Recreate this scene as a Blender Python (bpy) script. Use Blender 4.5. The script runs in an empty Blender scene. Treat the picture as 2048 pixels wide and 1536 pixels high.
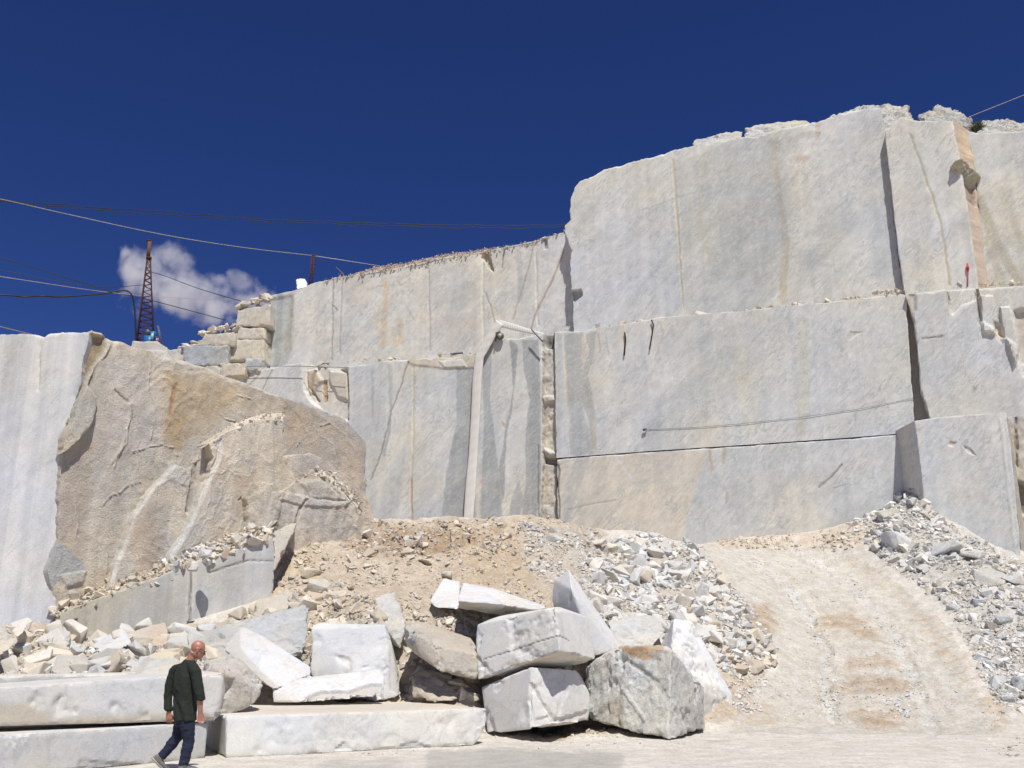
import bpy, bmesh, math, random
import numpy as np
from mathutils import Vector, Matrix
random.seed(7); RNG = np.random.default_rng(11)
S = bpy.context.scene
C = S.collection
R = math.radians
# ---------------------------------------------------------------- camera, sky, sun, exposure
FP = 1886.0; PITCH = R(15.5); CZ = 1.6
cam = bpy.data.objects.new('camera', bpy.data.cameras.new('camera')); C.objects.link(cam)
cam.data.sensor_width = 36; cam.data.lens = FP / 2048 * 36
cam.data.clip_end = 6000; cam.location = (0, 0, CZ); cam.rotation_euler = (R(90) + PITCH, 0, 0)
S.camera = cam
SUN_EL, SUN_AZ = R(60), R(16)            # azimuth measured from straight behind the camera towards the right
w = bpy.data.worlds.new('World'); S.world = w; w.use_nodes = True
nt = w.node_tree; bg = nt.nodes['Background']
sky = nt.nodes.new('ShaderNodeTexSky'); sky.sky_type = 'NISHITA'; sky.sun_disc = False
sky.sun_elevation = SUN_EL; sky.sun_rotation = R(180) - SUN_AZ
sky.altitude = 1500; sky.air_density = 1.0; sky.dust_density = 0.0; sky.ozone_density = 6.0
hs = nt.nodes.new('ShaderNodeHueSaturation'); hs.inputs['Saturation'].default_value = 1.1; hs.inputs['Value'].default_value = 0.8
tint = nt.nodes.new('ShaderNodeMix'); tint.data_type = 'RGBA'; tint.blend_type = 'MULTIPLY'; tint.inputs[0].default_value = 1
tint.inputs[7].default_value = (0.40, 0.43, 0.74, 1)
nt.links.new(sky.outputs[0], hs.inputs['Color']); nt.links.new(hs.outputs[0], tint.inputs[6])
nt.links.new(tint.outputs[2], bg.inputs['Color']); bg.inputs['Strength'].default_value = 0.09
sl = bpy.data.lights.new('sun', 'SUN'); sl.energy = 4.4; sl.angle = R(0.5); sl.color = (1, 0.965, 0.905)
sun = bpy.data.objects.new('sun', sl); C.objects.link(sun)
to_sun = Vector((math.sin(SUN_AZ) * math.cos(SUN_EL), -math.cos(SUN_AZ) * math.cos(SUN_EL), math.sin(SUN_EL)))
sun.rotation_euler = to_sun.to_track_quat('Z', 'Y').to_euler()
S.view_settings.view_transform = 'Standard'; S.view_settings.look = 'None'; S.view_settings.gamma = 1
S.view_settings.exposure = 0.18
S.cycles.use_denoising = True; S.cycles.max_bounces = 8; S.cycles.diffuse_bounces = 4
S.cycles.volume_bounces = 2; S.cycles.use_adaptive_sampling = True; S.cycles.adaptive_threshold = 0.02

# ---------------------------------------------------------------- geometry of the view
CP, SP = math.cos(PITCH), math.sin(PITCH)
def rays(px, py):
    u = (np.asarray(px, float) - 1024) / FP; v = (768 - np.asarray(py, float)) / FP
    return np.stack([u, CP - SP * v, SP + CP * v], -1)
def gy(px, py, Y):
    d = rays(px, py); return Vector((d[0] / d[1] * Y, Y, CZ + d[2] / d[1] * Y))
def gz(px, py, z):
    d = rays(px, py); t = (z - CZ) / d[2]; return Vector((d[0] * t, d[1] * t, z))
def on_plane(px, py, pl):
    x0, y0, x1, y1 = pl; n = np.array([y1 - y0, -(x1 - x0), 0.0]); n /= np.linalg.norm(n)
    if n[1] > 0: n = -n
    d = rays(px, py); c = n[0] * x0 + n[1] * y0
    t = (c) / (d @ n)
    return d * t[..., None] + np.array([0, 0, CZ]), n
def to_px(P):
    P = np.asarray(P, float); x = P[..., 0]; y = P[..., 1]; z = P[..., 2] - CZ
    dep = CP * y + SP * z; v = (-SP * y + CP * z) / dep; u = x / dep
    return u * FP + 1024, 768 - v * FP
# ---------------------------------------------------------------- noise
_perm = np.random.default_rng(3).permutation(4096).astype(np.int64)
_grad = np.random.default_rng(4).normal(size=(4096, 3)); _grad /= np.linalg.norm(_grad, axis=1)[:, None]
def pnoise(P):
    P = np.asarray(P, float); shp = P.shape[:-1]; P = P.reshape(-1, 3)
    I = np.floor(P).astype(np.int64); F = P - I; W = F * F * F * (F * (F * 6 - 15) + 10)
    out = np.zeros(len(P))
    for dx in (0, 1):
        hx = _perm[(I[:, 0] + dx) & 4095]; wx = W[:, 0] if dx else 1 - W[:, 0]
        for dy in (0, 1):
            hy = _perm[(hx + I[:, 1] + dy) & 4095]; wy = W[:, 1] if dy else 1 - W[:, 1]
            for dz in (0, 1):
                h = _perm[(hy + I[:, 2] + dz) & 4095]; wz = W[:, 2] if dz else 1 - W[:, 2]
                g = _grad[h]
                out += wx * wy * wz * (g[:, 0] * (F[:, 0] - dx) + g[:, 1] * (F[:, 1] - dy) + g[:, 2] * (F[:, 2] - dz))
    return (out * 1.6).reshape(shp)
def fbm(P, o=4, lac=2.1, g=0.5):
    P = np.asarray(P, float); a = 1.0; s = 0; t = 0
    for i in range(o):
        s = s + a * pnoise(P + 17.3 * i); t += a; a *= g; P = P * lac
    return s / t
def ridge(P, o=4):
    P = np.asarray(P, float); a = 1.0; s = 0; t = 0
    for i in range(o):
        s = s + a * (1 - 2 * np.abs(pnoise(P + 9.1 * i))); t += a; a *= .5; P = P * 2.1
    return s / t
_FD = np.random.default_rng(8).normal(size=(5, 3)); _FD /= np.linalg.norm(_FD, axis=1)[:, None]
def facet(P):
    """broken-rock facets: distance to scattered cells measured with a many-sided norm, so the surface is made of flat pieces"""
    P = np.asarray(P, float); shp = P.shape[:-1]; P = P.reshape(-1, 3); I = np.floor(P).astype(np.int64); best = np.full(len(P), 9.0)
    for dx in (-1, 0, 1):
        hx = _perm[(I[:, 0] + dx) & 4095]
        for dy in (-1, 0, 1):
            hy = _perm[(hx + I[:, 1] + dy) & 4095]
            for dz in (-1, 0, 1):
                h = _perm[(hy + I[:, 2] + dz) & 4095]; g = _grad[h]
                s = I + [dx, dy, dz] + .5 + g * .55; d = np.abs((P - s) @ _FD.T * (1 + .35 * g[:, :1])).max(1); best = np.minimum(best, d)
    return best.reshape(shp)
def frac(P, o=3):
    P = np.asarray(P, float); a = 1.0; s = 0
    for i in range(o): s = s + a * (facet(P + 5.7 * i) - .4); a *= .48; P = P * 2.2
    return s
def sst(a, b, x):
    t = np.clip((x - a) / (b - a + 1e-9), 0, 1); return t * t * (3 - 2 * t)
# distances in photograph pixels, to place veins, cracks and steps where they are
def dline(X, Y, pts, closed=False):
    pts = list(pts); n = len(pts); best = np.full(X.shape, 1e9)
    for i in range(n if closed else n - 1):
        ax, ay = pts[i]; bx, by = pts[(i + 1) % n]; vx, vy = bx - ax, by - ay; L = vx * vx + vy * vy + 1e-9
        t = np.clip(((X - ax) * vx + (Y - ay) * vy) / L, 0, 1)
        best = np.minimum(best, (X - ax - t * vx) ** 2 + (Y - ay - t * vy) ** 2)
    return np.sqrt(best)
def inpoly(X, Y, pts):
    ins = np.zeros(X.shape, bool); n = len(pts)
    for i in range(n):
        ax, ay = pts[i]; bx, by = pts[(i + 1) % n]
        if ay == by: continue
        c = ((ay > Y) != (by > Y)) & (X < (bx - ax) * (Y - ay) / (by - ay) + ax); ins ^= c
    return ins
def sdpoly(X, Y, pts):
    d = dline(X, Y, pts, True); return np.where(inpoly(X, Y, pts), d, -d)     # positive inside
def layers_apply(col, disp, X, Y, P, layers, warp=3.0, brk=None):
    wx = X + warp * (fbm(P * 1.3, 3) + .45 * fbm(P * 5, 3)); wy = Y + warp * (fbm(P * 1.3 + 31, 3) + .45 * fbm(P * 5 + 31, 3))
    for L in layers:
        k = L[0]
        if k == 'flat':      # sawn smooth: relief removed inside
            disp *= 1 - sst(-1, 3, sdpoly(wx, wy, L[1])); continue
        if k == 'poly':      # pts, colour, alpha, feather, disp
            _, pts, c, al, fe, dd = L
            xs = [p[0] for p in pts]; ys = [p[1] for p in pts]
            bb = (wx > min(xs) - fe - 2) & (wx < max(xs) + fe + 2) & (wy > min(ys) - fe - 2) & (wy < max(ys) + fe + 2)
            if not bb.any(): continue
            m = np.zeros(X.shape); m[bb] = sst(-fe, fe, sdpoly(wx[bb], wy[bb], pts))
        else:                # line: pts, colour, alpha, halfwidth, disp
            _, pts, c, al, hw, dd = L
            xs = [p[0] for p in pts]; ys = [p[1] for p in pts]; q = hw * 3 + 3
            bb = (wx > min(xs) - q) & (wx < max(xs) + q) & (wy > min(ys) - q) & (wy < max(ys) + q)
            if not bb.any(): continue
            m = np.zeros(X.shape); m[bb] = 1 - sst(hw * .6, hw * 1.5 + .8, dline(wx[bb], wy[bb], pts))
        if brk is not None: m = m * brk
        if c is not None: col[...] = col + (np.array(c) - col) * (m * al)[..., None]
        if dd: disp += m * dd
    return col, disp
# ---------------------------------------------------------------- tags and meshes
def tag(o, label=None, cat=None, group=None, kind=None):
    if label: o['label'] = label
    if cat: o['category'] = cat
    if group: o['group'] = group
    if kind: o['kind'] = kind
    return o
def empty(name, loc=(0, 0, 0)):
    o = bpy.data.objects.new(name, None); C.objects.link(o); o.location = loc; o.empty_display_size = .2; return o
def mk(name, V, F, mat, col=None, smooth=True, loc=None, parent=None, sharp=0):
    V = np.asarray(V, float)
    if loc is None: loc = (V[:, 0].mean(), V[:, 1].mean(), V[:, 2].min())
    loc = np.array(loc, float)
    me = bpy.data.meshes.new(name)
    if isinstance(F, np.ndarray):
        k = F.shape[1]; me.vertices.add(len(V)); me.vertices.foreach_set('co', (V - loc).astype(np.float32).ravel())
        me.loops.add(F.size); me.polygons.add(len(F))
        me.loops.foreach_set('vertex_index', F.astype(np.int32).ravel())
        me.polygons.foreach_set('loop_start', np.arange(0, F.size, k, dtype=np.int32))
        me.update(calc_edges=True)
    else:
        me.from_pydata([tuple(v) for v in (V - loc)], [], [tuple(int(i) for i in f) for f in F])
    me.validate()
    if col is not None:
        a = me.color_attributes.new('Col', 'FLOAT_COLOR', 'POINT')
        c4 = np.ones((len(V), 4), np.float32); c4[:, :3] = np.clip(col, 0.003, .9)
        a.data.foreach_set('color', c4.ravel())
    me.polygons.foreach_set('use_smooth', np.full(len(me.polygons), smooth))
    if sharp: me.set_sharp_from_angle(angle=R(sharp))
    if mat: me.materials.append(mat)
    o = bpy.data.objects.new(name, me); C.objects.link(o); o.location = loc
    if parent: o.parent = parent; o.location = Vector(loc) - parent.location
    return o
# ---------------------------------------------------------------- materials
class NB:
    def __init__(s, name):
        s.m = bpy.data.materials.new(name); s.m.use_nodes = True; s.t = s.m.node_tree; s.b = s.t.nodes['Principled BSDF']
    def n(s, ty, **kw):
        x = s.t.nodes.new(ty)
        for k, v in kw.items():
            if k.startswith('i_'): x.inputs[k[2:].replace('_', ' ')].default_value = v
            elif k.startswith('n'): 
                x.inputs[int(k[1:])].default_value = v
            else: setattr(x, k, v)
        return x
    def l(s, a, b): s.t.links.new(a, b)
    def math(s, op, a, b=None, c=None):
        x = s.t.nodes.new('ShaderNodeMath'); x.operation = op
        for i, q in enumerate((a, b, c)):
            if q is None: continue
            if isinstance(q, (int, float)): x.inputs[i].default_value = q
            else: s.l(q, x.inputs[i])
        return x.outputs[0]
    def mix(s, bt, f, a, b):
        x = s.t.nodes.new('ShaderNodeMix'); x.data_type = 'RGBA'; x.blend_type = bt
        for i, q in ((0, f), (6, a), (7, b)):
            if isinstance(q, (int, float)): x.inputs[i].default_value = q
            elif isinstance(q, tuple): x.inputs[i].default_value = (*q, 1)
            else: s.l(q, x.inputs[i])
        return x.outputs[2]
    def ramp(s, v, a, b):
        x = s.t.nodes.new('ShaderNodeMapRange'); x.interpolation_type = 'SMOOTHSTEP'
        x.inputs[1].default_value = a; x.inputs[2].default_value = b; s.l(v, x.inputs[0]); return x.outputs[0]
    def noise(s, vec, sc, det=5, rough=.55, dist=0):
        x = s.t.nodes.new('ShaderNodeTexNoise'); x.inputs['Scale'].default_value = sc; x.inputs['Detail'].default_value = det
        x.inputs['Roughness'].default_value = rough; x.inputs['Distortion'].default_value = dist; s.l(vec, x.inputs['Vector']); return x.outputs[0]
def stone_mat(name, ang=42, diag=1.0, bump=.5, vert=0.0, fine=1.0, rand=False, tintvar=.5, bdist=.03, rough=.85, crack=1.0):
    b = NB(name); tc = b.n('ShaderNodeTexCoord').outputs['Object']
    at = b.n('ShaderNodeAttribute', attribute_name='Col').outputs['Color']
    def mp(v, rot, sc):
        m1 = b.n('ShaderNodeMapping'); m1.inputs['Rotation'].default_value = rot; b.l(v, m1.inputs[0])
        m2 = b.n('ShaderNodeMapping'); m2.inputs['Scale'].default_value = sc; b.l(m1.outputs[0], m2.inputs[0]); return m2.outputs[0]
    dv = mp(tc, (0, R(-(90 - ang)), 0), (1.0, 1.0, .16))
    dv2 = mp(tc, (0, R(-(90 - ang) + 9), 0), (1.0, 1.0, .22))
    s1 = b.noise(dv, 1.5, 9, .66, .5); s2 = b.noise(dv2, 9, 6, .6, .2)
    bl = b.noise(tc, .55, 4, .6); fn = b.noise(tc, 22 * fine, 5, .7); fn2 = b.noise(tc, 90 * fine, 3, .7)
    col = at
    msk = b.ramp(b.noise(tc, .35, 3, .5), .35, .65)
    k1 = b.ramp(s1, .32, .68)
    col = b.mix('MULTIPLY', b.math('ADD', .16 * diag, b.math('MULTIPLY', msk, .34 * diag)), col, b.mix('MIX', k1, (.60, .64, .66), (1.10, 1.10, 1.08)))
    k2 = b.ramp(s2, .35, .68)
    col = b.mix('MULTIPLY', b.math('SUBTRACT', .38 * diag, b.math('MULTIPLY', msk, .2 * diag)), col, b.mix('MIX', k2, (.72, .74, .75), (1.12, 1.1, 1.08)))
    vn1 = b.noise(mp(tc, (0, R(-(90 - ang) + 4), 0), (1.0, 1.0, .13)), 3.0, 5, .6, .9); vk = b.ramp(b.math('ABSOLUTE', b.math('SUBTRACT', vn1, .52)), .030, .0)
    vmk = b.ramp(b.noise(tc, .8, 3, .5), .4, .58)
    col = b.mix('MIX', b.math('MULTIPLY', b.math('MULTIPLY', vk, vmk), .75 * diag), col, (.38, .41, .42))
    vn2 = b.noise(mp(tc, (0, R(-(90 - ang) - 5), 0), (1.0, 1.0, .15)), 6.5, 4, .6, .6); vk2 = b.ramp(b.math('ABSOLUTE', b.math('SUBTRACT', vn2, .48)), .025, .0)
    col = b.mix('MIX', b.math('MULTIPLY', vk2, .38 * diag), col, (.74, .73, .70))
    crn = b.noise(mp(tc, (0, R(20), 0), (1.0, 1.0, .45)), .9, 7, .7, .8); ck = b.math('ABSOLUTE', b.math('SUBTRACT', crn, .5)); ck = b.ramp(ck, .003, .0)
    col = b.mix('MIX', b.math('MULTIPLY', ck, .30 * crack), col, (.36, .33, .28))
    sc = b.ramp(b.noise(mp(tc, (0, R(-(90 - ang) - 6), 0), (1.0, 1.0, .2)), 14, 3, .5, .3), .66, .74)
    col = b.mix('MIX', b.math('MULTIPLY', sc, .45 * diag), col, (.72, .70, .66))
    kb = b.ramp(bl, .38, .62)
    col = b.mix('MULTIPLY', tintvar, col, b.mix('MIX', kb, (.93, .96, 1.0), (1.05, 1.0, .91)))
    if vert:
        vv = mp(tc, (0, 0, 0), (1, 1, .05)); vn = b.ramp(b.noise(vv, 2.2, 6, .6, .3), .3, .7)
        col = b.mix('MULTIPLY', vert, col, b.mix('MIX', vn, (.74, .76, .78), (1.15, 1.13, 1.1)))
    kf = b.ramp(fn, .25, .75)
    col = b.mix('MULTIPLY', .35, col, b.mix('MIX', kf, (.8, .8, .8), (1.12, 1.12, 1.12)))
    if rand:
        oi = b.n('ShaderNodeObjectInfo').outputs['Random']
        col = b.mix('MULTIPLY', 1.0, col, b.mix('MIX', oi, (.86, .87, .88), (1.08, 1.03, .95)))
    b.l(col, b.b.inputs['Base Color']); b.b.inputs['Roughness'].default_value = rough
    b.b.inputs['Specular IOR Level'].default_value = .25
    h = b.math('ADD', b.math('MULTIPLY', s2, .6 * diag), b.math('MULTIPLY', fn, 1.0))
    h = b.math('ADD', h, b.math('MULTIPLY', s1, .25 * diag)); h = b.math('ADD', h, b.math('MULTIPLY', fn2, .35))
    bp = b.n('ShaderNodeBump'); bp.inputs['Strength'].default_value = bump; bp.inputs['Distance'].default_value = bdist
    b.l(h, bp.inputs['Height']); b.l(bp.outputs[0], b.b.inputs['Normal'])
    return b.m
def dirt_mat(name, bump=.8, sc=1.0, wet=False):
    b = NB(name); tc = b.n('ShaderNodeTexCoord').outputs['Object']
    at = b.n('ShaderNodeAttribute', attribute_name='Col').outputs['Color']
    n1 = b.noise(tc, 3 * sc, 8, .65); n2 = b.noise(tc, 16 * sc, 7, .7); n3 = b.noise(tc, 70 * sc, 4, .7)
    vo = b.n('ShaderNodeTexVoronoi'); vo.inputs['Scale'].default_value = 20 * sc; b.l(tc, vo.inputs['Vector'])
    col = b.mix('MULTIPLY', .6, at, b.mix('MIX', b.ramp(n1, .3, .7), (.72, .70, .66), (1.14, 1.13, 1.12)))
    col = b.mix('MULTIPLY', .55, col, b.mix('MIX', b.ramp(n2, .3, .7), (.62, .58, .54), (1.2, 1.2, 1.2)))
    peb = b.ramp(b.noise(tc, 34 * sc, 2, .5), .62, .68)
    col = b.mix('MIX', b.math('MULTIPLY', peb, .5), col, (.62, .60, .57))
    b.l(col, b.b.inputs['Base Color'])
    b.b.inputs['Roughness'].default_value = .95; b.b.inputs['Specular IOR Level'].default_value = .15
    if wet:
        al = b.n('ShaderNodeAttribute', attribute_name='Wet').outputs['Fac']
        b.l(b.math('SUBTRACT', .95, b.math('MULTIPLY', al, .62)), b.b.inputs['Roughness'])
        b.l(b.math('ADD', .15, b.math('MULTIPLY', al, .35)), b.b.inputs['Specular IOR Level'])
    h = b.math('ADD', b.math('MULTIPLY', n1, 1.2), n2); h = b.math('ADD', h, b.math('MULTIPLY', n3, .5))
    bp = b.n('ShaderNodeBump'); bp.inputs['Strength'].default_value = bump; bp.inputs['Distance'].default_value = .04
    b.l(h, bp.inputs['Height']); b.l(bp.outputs[0], b.b.inputs['Normal'])
    return b.m
def plain(name, c, rough=.6, metal=0, var=.25, sc=12, bump=.2):
    b = NB(name); tc = b.n('ShaderNodeTexCoord').outputs['Object']; n = b.noise(tc, sc, 5, .6)
    k = b.ramp(n, .3, .7); lo = tuple(x * (1 - var) for x in c); hi = tuple(min(1, x * (1 + var)) for x in c)
    b.l(b.mix('MIX', k, lo, hi), b.b.inputs['Base Color']); b.b.inputs['Roughness'].default_value = rough; b.b.inputs['Metallic'].default_value = metal
    bp = b.n('ShaderNodeBump'); bp.inputs['Strength'].default_value = bump; bp.inputs['Distance'].default_value = .01
    b.l(n, bp.inputs['Height']); b.l(bp.outputs[0], b.b.inputs['Normal']); return b.m
M = dict(
    wall=stone_mat('sawn_wall_marble', diag=1.0, vert=.3, bump=.34, bdist=.035, tintvar=.3, crack=1.5),
    pale=stone_mat('streaked_marble', diag=.55, vert=.8, bump=.3, bdist=.03),
    brown=stone_mat('stained_marble', ang=60, diag=.7, vert=.35, bump=.9, bdist=.07, tintvar=.7),
    block=stone_mat('block_marble', ang=25, diag=.45, bump=.35, bdist=.02, tintvar=.35, fine=1.5),
    rough=stone_mat('rough_marble', ang=55, diag=.5, bump=.8, bdist=.05, tintvar=.6, fine=1.2),
    stone=stone_mat('stone_marble', ang=30, diag=.35, bump=.5, bdist=.02, rand=True, tintvar=.3, fine=1.5),
    rubble=stone_mat('rubble_marble', ang=30, diag=.3, bump=.5, bdist=.02, tintvar=.3, fine=1.5),
    dirt=dirt_mat('dirt', .9), yard=dirt_mat('yard', .35, wet=True), ramp=dirt_mat('ramp', .7),
    rust=plain('rusty_steel', (.062, .018, .013), .8, .2), dark=plain('black_rubber', (.012, .012, .014), .6),
    steel=plain('pale_steel_rope', (.42, .36, .27), .5, .3), grey=plain('grey_steel', (.12, .13, .14), .6, .4),
)
# white-balance of the stones
WHT = (.63, .62, .59); GRY = (.52, .53, .525); CRM = (.62, .55, .44); DGR = (.36, .39, .41); DIRT = (.60, .53, .43)
# ---------------------------------------------------------------- terrain: one heightfield of yard, dirt mound, ramp and plateau
_cp = []
def cp(px, py, Y):
    p = gy(px, py, Y); _cp.append(tuple(p))
def cw(x, y, z): _cp.append((x, y, z))
for x in range(-18, 26, 4):
    for y in (9, 12, 14.5): cw(x, y, 0)
for x in (-16, -12, -9): cw(x, 16, .4); cw(x, 18, 1.0); cw(x, 21, 1.7)
for x in (1, 3, 5, 7, 9, 11): cw(x, 17, 0)
for x in (6, 8, 10, 12): cw(x, 19.5, 0.02)
for x in (-3.5,-2,-.8): cw(x,17.4,.05); cw(x,18.4,.5); cw(x,19.3,1.0)
for x in (.3,1.5,2.8,4): cw(x,18.2,0); cw(x,19.2,.05); cw(x,20.2,.35)
for px, py, Y in [(20,1350,17.2),(150,1350,17.2),(280,1340,17.5),(60,1290,19.5),(200,1295,19.5),(340,1290,19.5),(100,1262,20.4),(400,1262,20.6),
    (470,1240,21.0),(545,1190,22.2),(580,1110,24.2),(610,1048,26.2),(600,1200,21.3),(660,1180,22.2),(660,1230,20.6),
    (700,1260,19.8),(700,1150,23.2),(700,1046,26.2),(800,1150,23),(800,1045,26.2),(820,1250,20.2),(900,1045,26.2),(900,1150,23),(900,1240,20.6),
    (1000,1036,26.8),(1000,1150,23.2),(1000,1210,21.6),(1090,1034,27),(1090,1120,24.8),(1150,1050,27.6),(1180,1090,27.5),(1200,1180,24),
    (1160,1260,21.3),(1290,1072,29.5),(1220,1088,29),(1360,1088,30.5),(1300,1150,26.5),(1400,1150,28),(1300,1250,22.6),(1400,1230,24),(1460,1260,23.8),
    (1480,1200,27),(1500,1340,22.6),(1440,1340,21.8),(1480,1420,20.6),(1540,1280,25),
    (1600,1450,20.5),(1600,1400,21.8),(1600,1350,23.2),(1600,1300,24.9),(1600,1250,26.8),(1600,1200,29.1),(1570,1150,31.7),(1500,1102,35),
    (1750,1450,20.5),(1750,1400,21.8),(1750,1300,24.9),(1720,1200,29.1),(1640,1150,31.7),(1640,1112,34.3),
    (1890,1450,20.3),(1900,1400,21.6),(1870,1300,24.8),(1800,1200,29.0),(1720,1135,33),
    (1840,985,34.6),(1790,1010,35),(1700,1050,35.6),(1620,1068,36.2),(1500,1075,37.0),(1400,1090,37.8),(1700,1100,34),(1800,1080,33.2),(1850,1060,33.2),(1900,1100,31),(1880,1160,29.5),
    (1960,1130,29),(2040,1185,27),(2048,1260,25),(1960,1220,26.8),(1960,1300,24.5),(2048,1350,22.3),(1990,1400,21.4),(2048,1450,20),
    (2150,1200,26),(2150,1300,23.5)]:
    cp(px, py, Y)
for x in (-12, -9, -6): cw(x, 26, 4.6)
for x in (-12, -8, -4, -1, 2, 4): cw(x, 31, 5.2); cw(x, 36, 5.3); cw(x, 41, 5.4)
for x in (8, 13): cw(x, 41, 5.6)
cw(24, 34, 5); cw(20, 38, 6); cw(24, 26, 3.4); [cp(*q) for q in ((1960,1122,32.4),(2040,1182,31.2),(2150,1225,30),(2300,1285,28),(1900,1075,33))]; cw(25, 20, 1.5); cw(22, 17, .3)
_A = np.array(_cp)
_D = np.sqrt(((_A[:, None, :2] - _A[None, :, :2]) ** 2).sum(-1) + .35)
_n = len(_A); _K = np.zeros((_n + 3, _n + 3)); _K[:_n, :_n] = -_D; _K[:_n, :_n] -= np.eye(_n) * .04
_K[:_n, _n] = 1; _K[:_n, _n + 1:] = _A[:, :2]; _K[_n:, :_n] = _K[:_n, _n:].T
_w = np.linalg.solve(_K, np.concatenate([_A[:, 2], np.zeros(3)]))
def height(x, y):
    x = np.asarray(x, float).ravel(); y = np.asarray(y, float).ravel(); out = np.empty(len(x))
    for i in range(0, len(x), 20000):
        q = np.stack([x[i:i+20000], y[i:i+20000]], -1)
        d = np.sqrt(((q[:, None] - _A[None, :, :2]) ** 2).sum(-1) + .35)
        out[i:i+20000] = -d @ _w[:_n] + _w[_n] + q @ _w[_n + 1:]
    return out
GX0, GX1, GY0, GY1, GS = -17.0, 25.0, 10.0, 42.0, .065
gxs = np.arange(GX0, GX1, GS); gys = np.arange(GY0, GY1, GS)
GXX, GYY = np.meshgrid(gxs, gys)
# coarse evaluation, then bilinear: the base surface is smooth
_cs = 4
_cx = gxs[::_cs]; _cy = gys[::_cs]; _ZX, _ZY = np.meshgrid(_cx, _cy)
_cz = height(_ZX, _ZY).reshape(_ZX.shape)
def bil(Z, x0, y0, s, x, y):
    fx = np.clip((x - x0) / s, 0, Z.shape[1] - 1.001); fy = np.clip((y - y0) / s, 0, Z.shape[0] - 1.001)
    ix = fx.astype(int); iy = fy.astype(int); fx = fx - ix; fy = fy - iy
    return (Z[iy, ix] * (1 - fx) + Z[iy, ix + 1] * fx) * (1 - fy) + (Z[iy + 1, ix] * (1 - fx) + Z[iy + 1, ix + 1] * fx) * fy
GZ = bil(_cz, GX0, GY0, GS * _cs, GXX, GYY)
GZ = np.where(GZ < .6, .6 - (.6 - GZ) * sst(-1.2, .6, GZ) , GZ) if False else GZ
_yf = np.interp(GXX, [-17,-6,-4.4,-3.5,-1,0,6,25], [15.2,15.6,16.2,17.2,17.5,18.8,19.3,18.6]); flat = 1 - sst(0, 1.2, GYY - _yf); GZ = GZ * (1 - flat) + 0.0 * flat
GZ = np.maximum(GZ, -.02)
GZ = np.where((GYY > 27) & (GXX < 4.6), np.minimum(GZ, 1.6 + .119 * GYY), GZ)
P3 = np.stack([GXX, GYY, GZ * .6], -1)
gpx, gpy = to_px(np.stack([GXX, GYY, GZ], -1))
MOUND = [(430,1250),(500,1215),(545,1170),(570,1080),(600,1040),(1180,1030),(1230,1090),(1440,1095),(1480,1190),(1540,1300),(1500,1440),(1100,1480),(600,1420),(0,1420),(0,1240)]
m_mound = sst(-14, 14, sdpoly(gpx, gpy, MOUND)) * sst(16.5, 18, GYY)
m_ramp_raw = sdpoly(gpx, gpy, [(1385,1082),(1700,1100),(1810,1180),(1900,1260),(1960,1400),(1985,1480),(1430,1500),(1480,1420),(1560,1330),(1500,1240),(1450,1170)])
m_ramp = sst(-10, 10, m_ramp_raw) * sst(17.5, 20, GYY)
m_right = sst(-8, 30, sdpoly(gpx, gpy, [(1700,1100),(1760,1000),(1840,960),(2300,1050),(2300,1480),(1990,1450),(1960,1380),(1910,1260),(1820,1180)])) * (GYY > 18)
rough_h = .02 + .24 * m_mound * (1 - m_ramp) + .16 * m_right
rough_h = rough_h * sst(14, 19, GYY + .0) + .006
GZ = GZ + rough_h * fbm(P3 * .8, 5) * 1.4 + rough_h * .45 * fbm(P3 * 4.5, 4)
GZ += m_ramp * (.07 * fbm(P3 * 1.2, 4) + .035 * frac(P3 * 3.2, 3) + .02 * fbm(P3 * 9, 3))
GZ += .006 * fbm(P3 * 5, 3)
base = np.array(DIRT)
gcol = np.zeros(GXX.shape + (3,)); gcol[...] = (.60, .575, .52)
nz1 = fbm(P3 * .45, 4); nz2 = fbm(P3 * 2.2, 4); nz3 = fbm(P3 * 1.1 + 50, 4)
def blend(c, m): gcol[...] = gcol + (np.array(c) - gcol) * np.clip(m, 0, 1)[..., None]
blend((.575, .495, .39), m_mound)
blend((.52, .505, .465), m_right * .85)
blend((.57, .545, .485), m_ramp)
blend((.64, .61, .56), (1 - m_mound) * (1 - m_ramp) * (1 - m_right) * sst(-.1, .25, nz1) * .8)
blend((.53, .43, .32), m_mound * sst(.08, .38, nz3) * .55)
blend((.63, .58, .50), m_mound * sst(.05, .3, nz2) * .4)
blend((.58, .58, .56), m_ramp * sst(.08, .35, nz2 + nz1 * .5) * .55)
gdisp = np.zeros(GXX.shape)
GR = (.60, .59, .565); BR = (.44, .34, .235)
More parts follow.
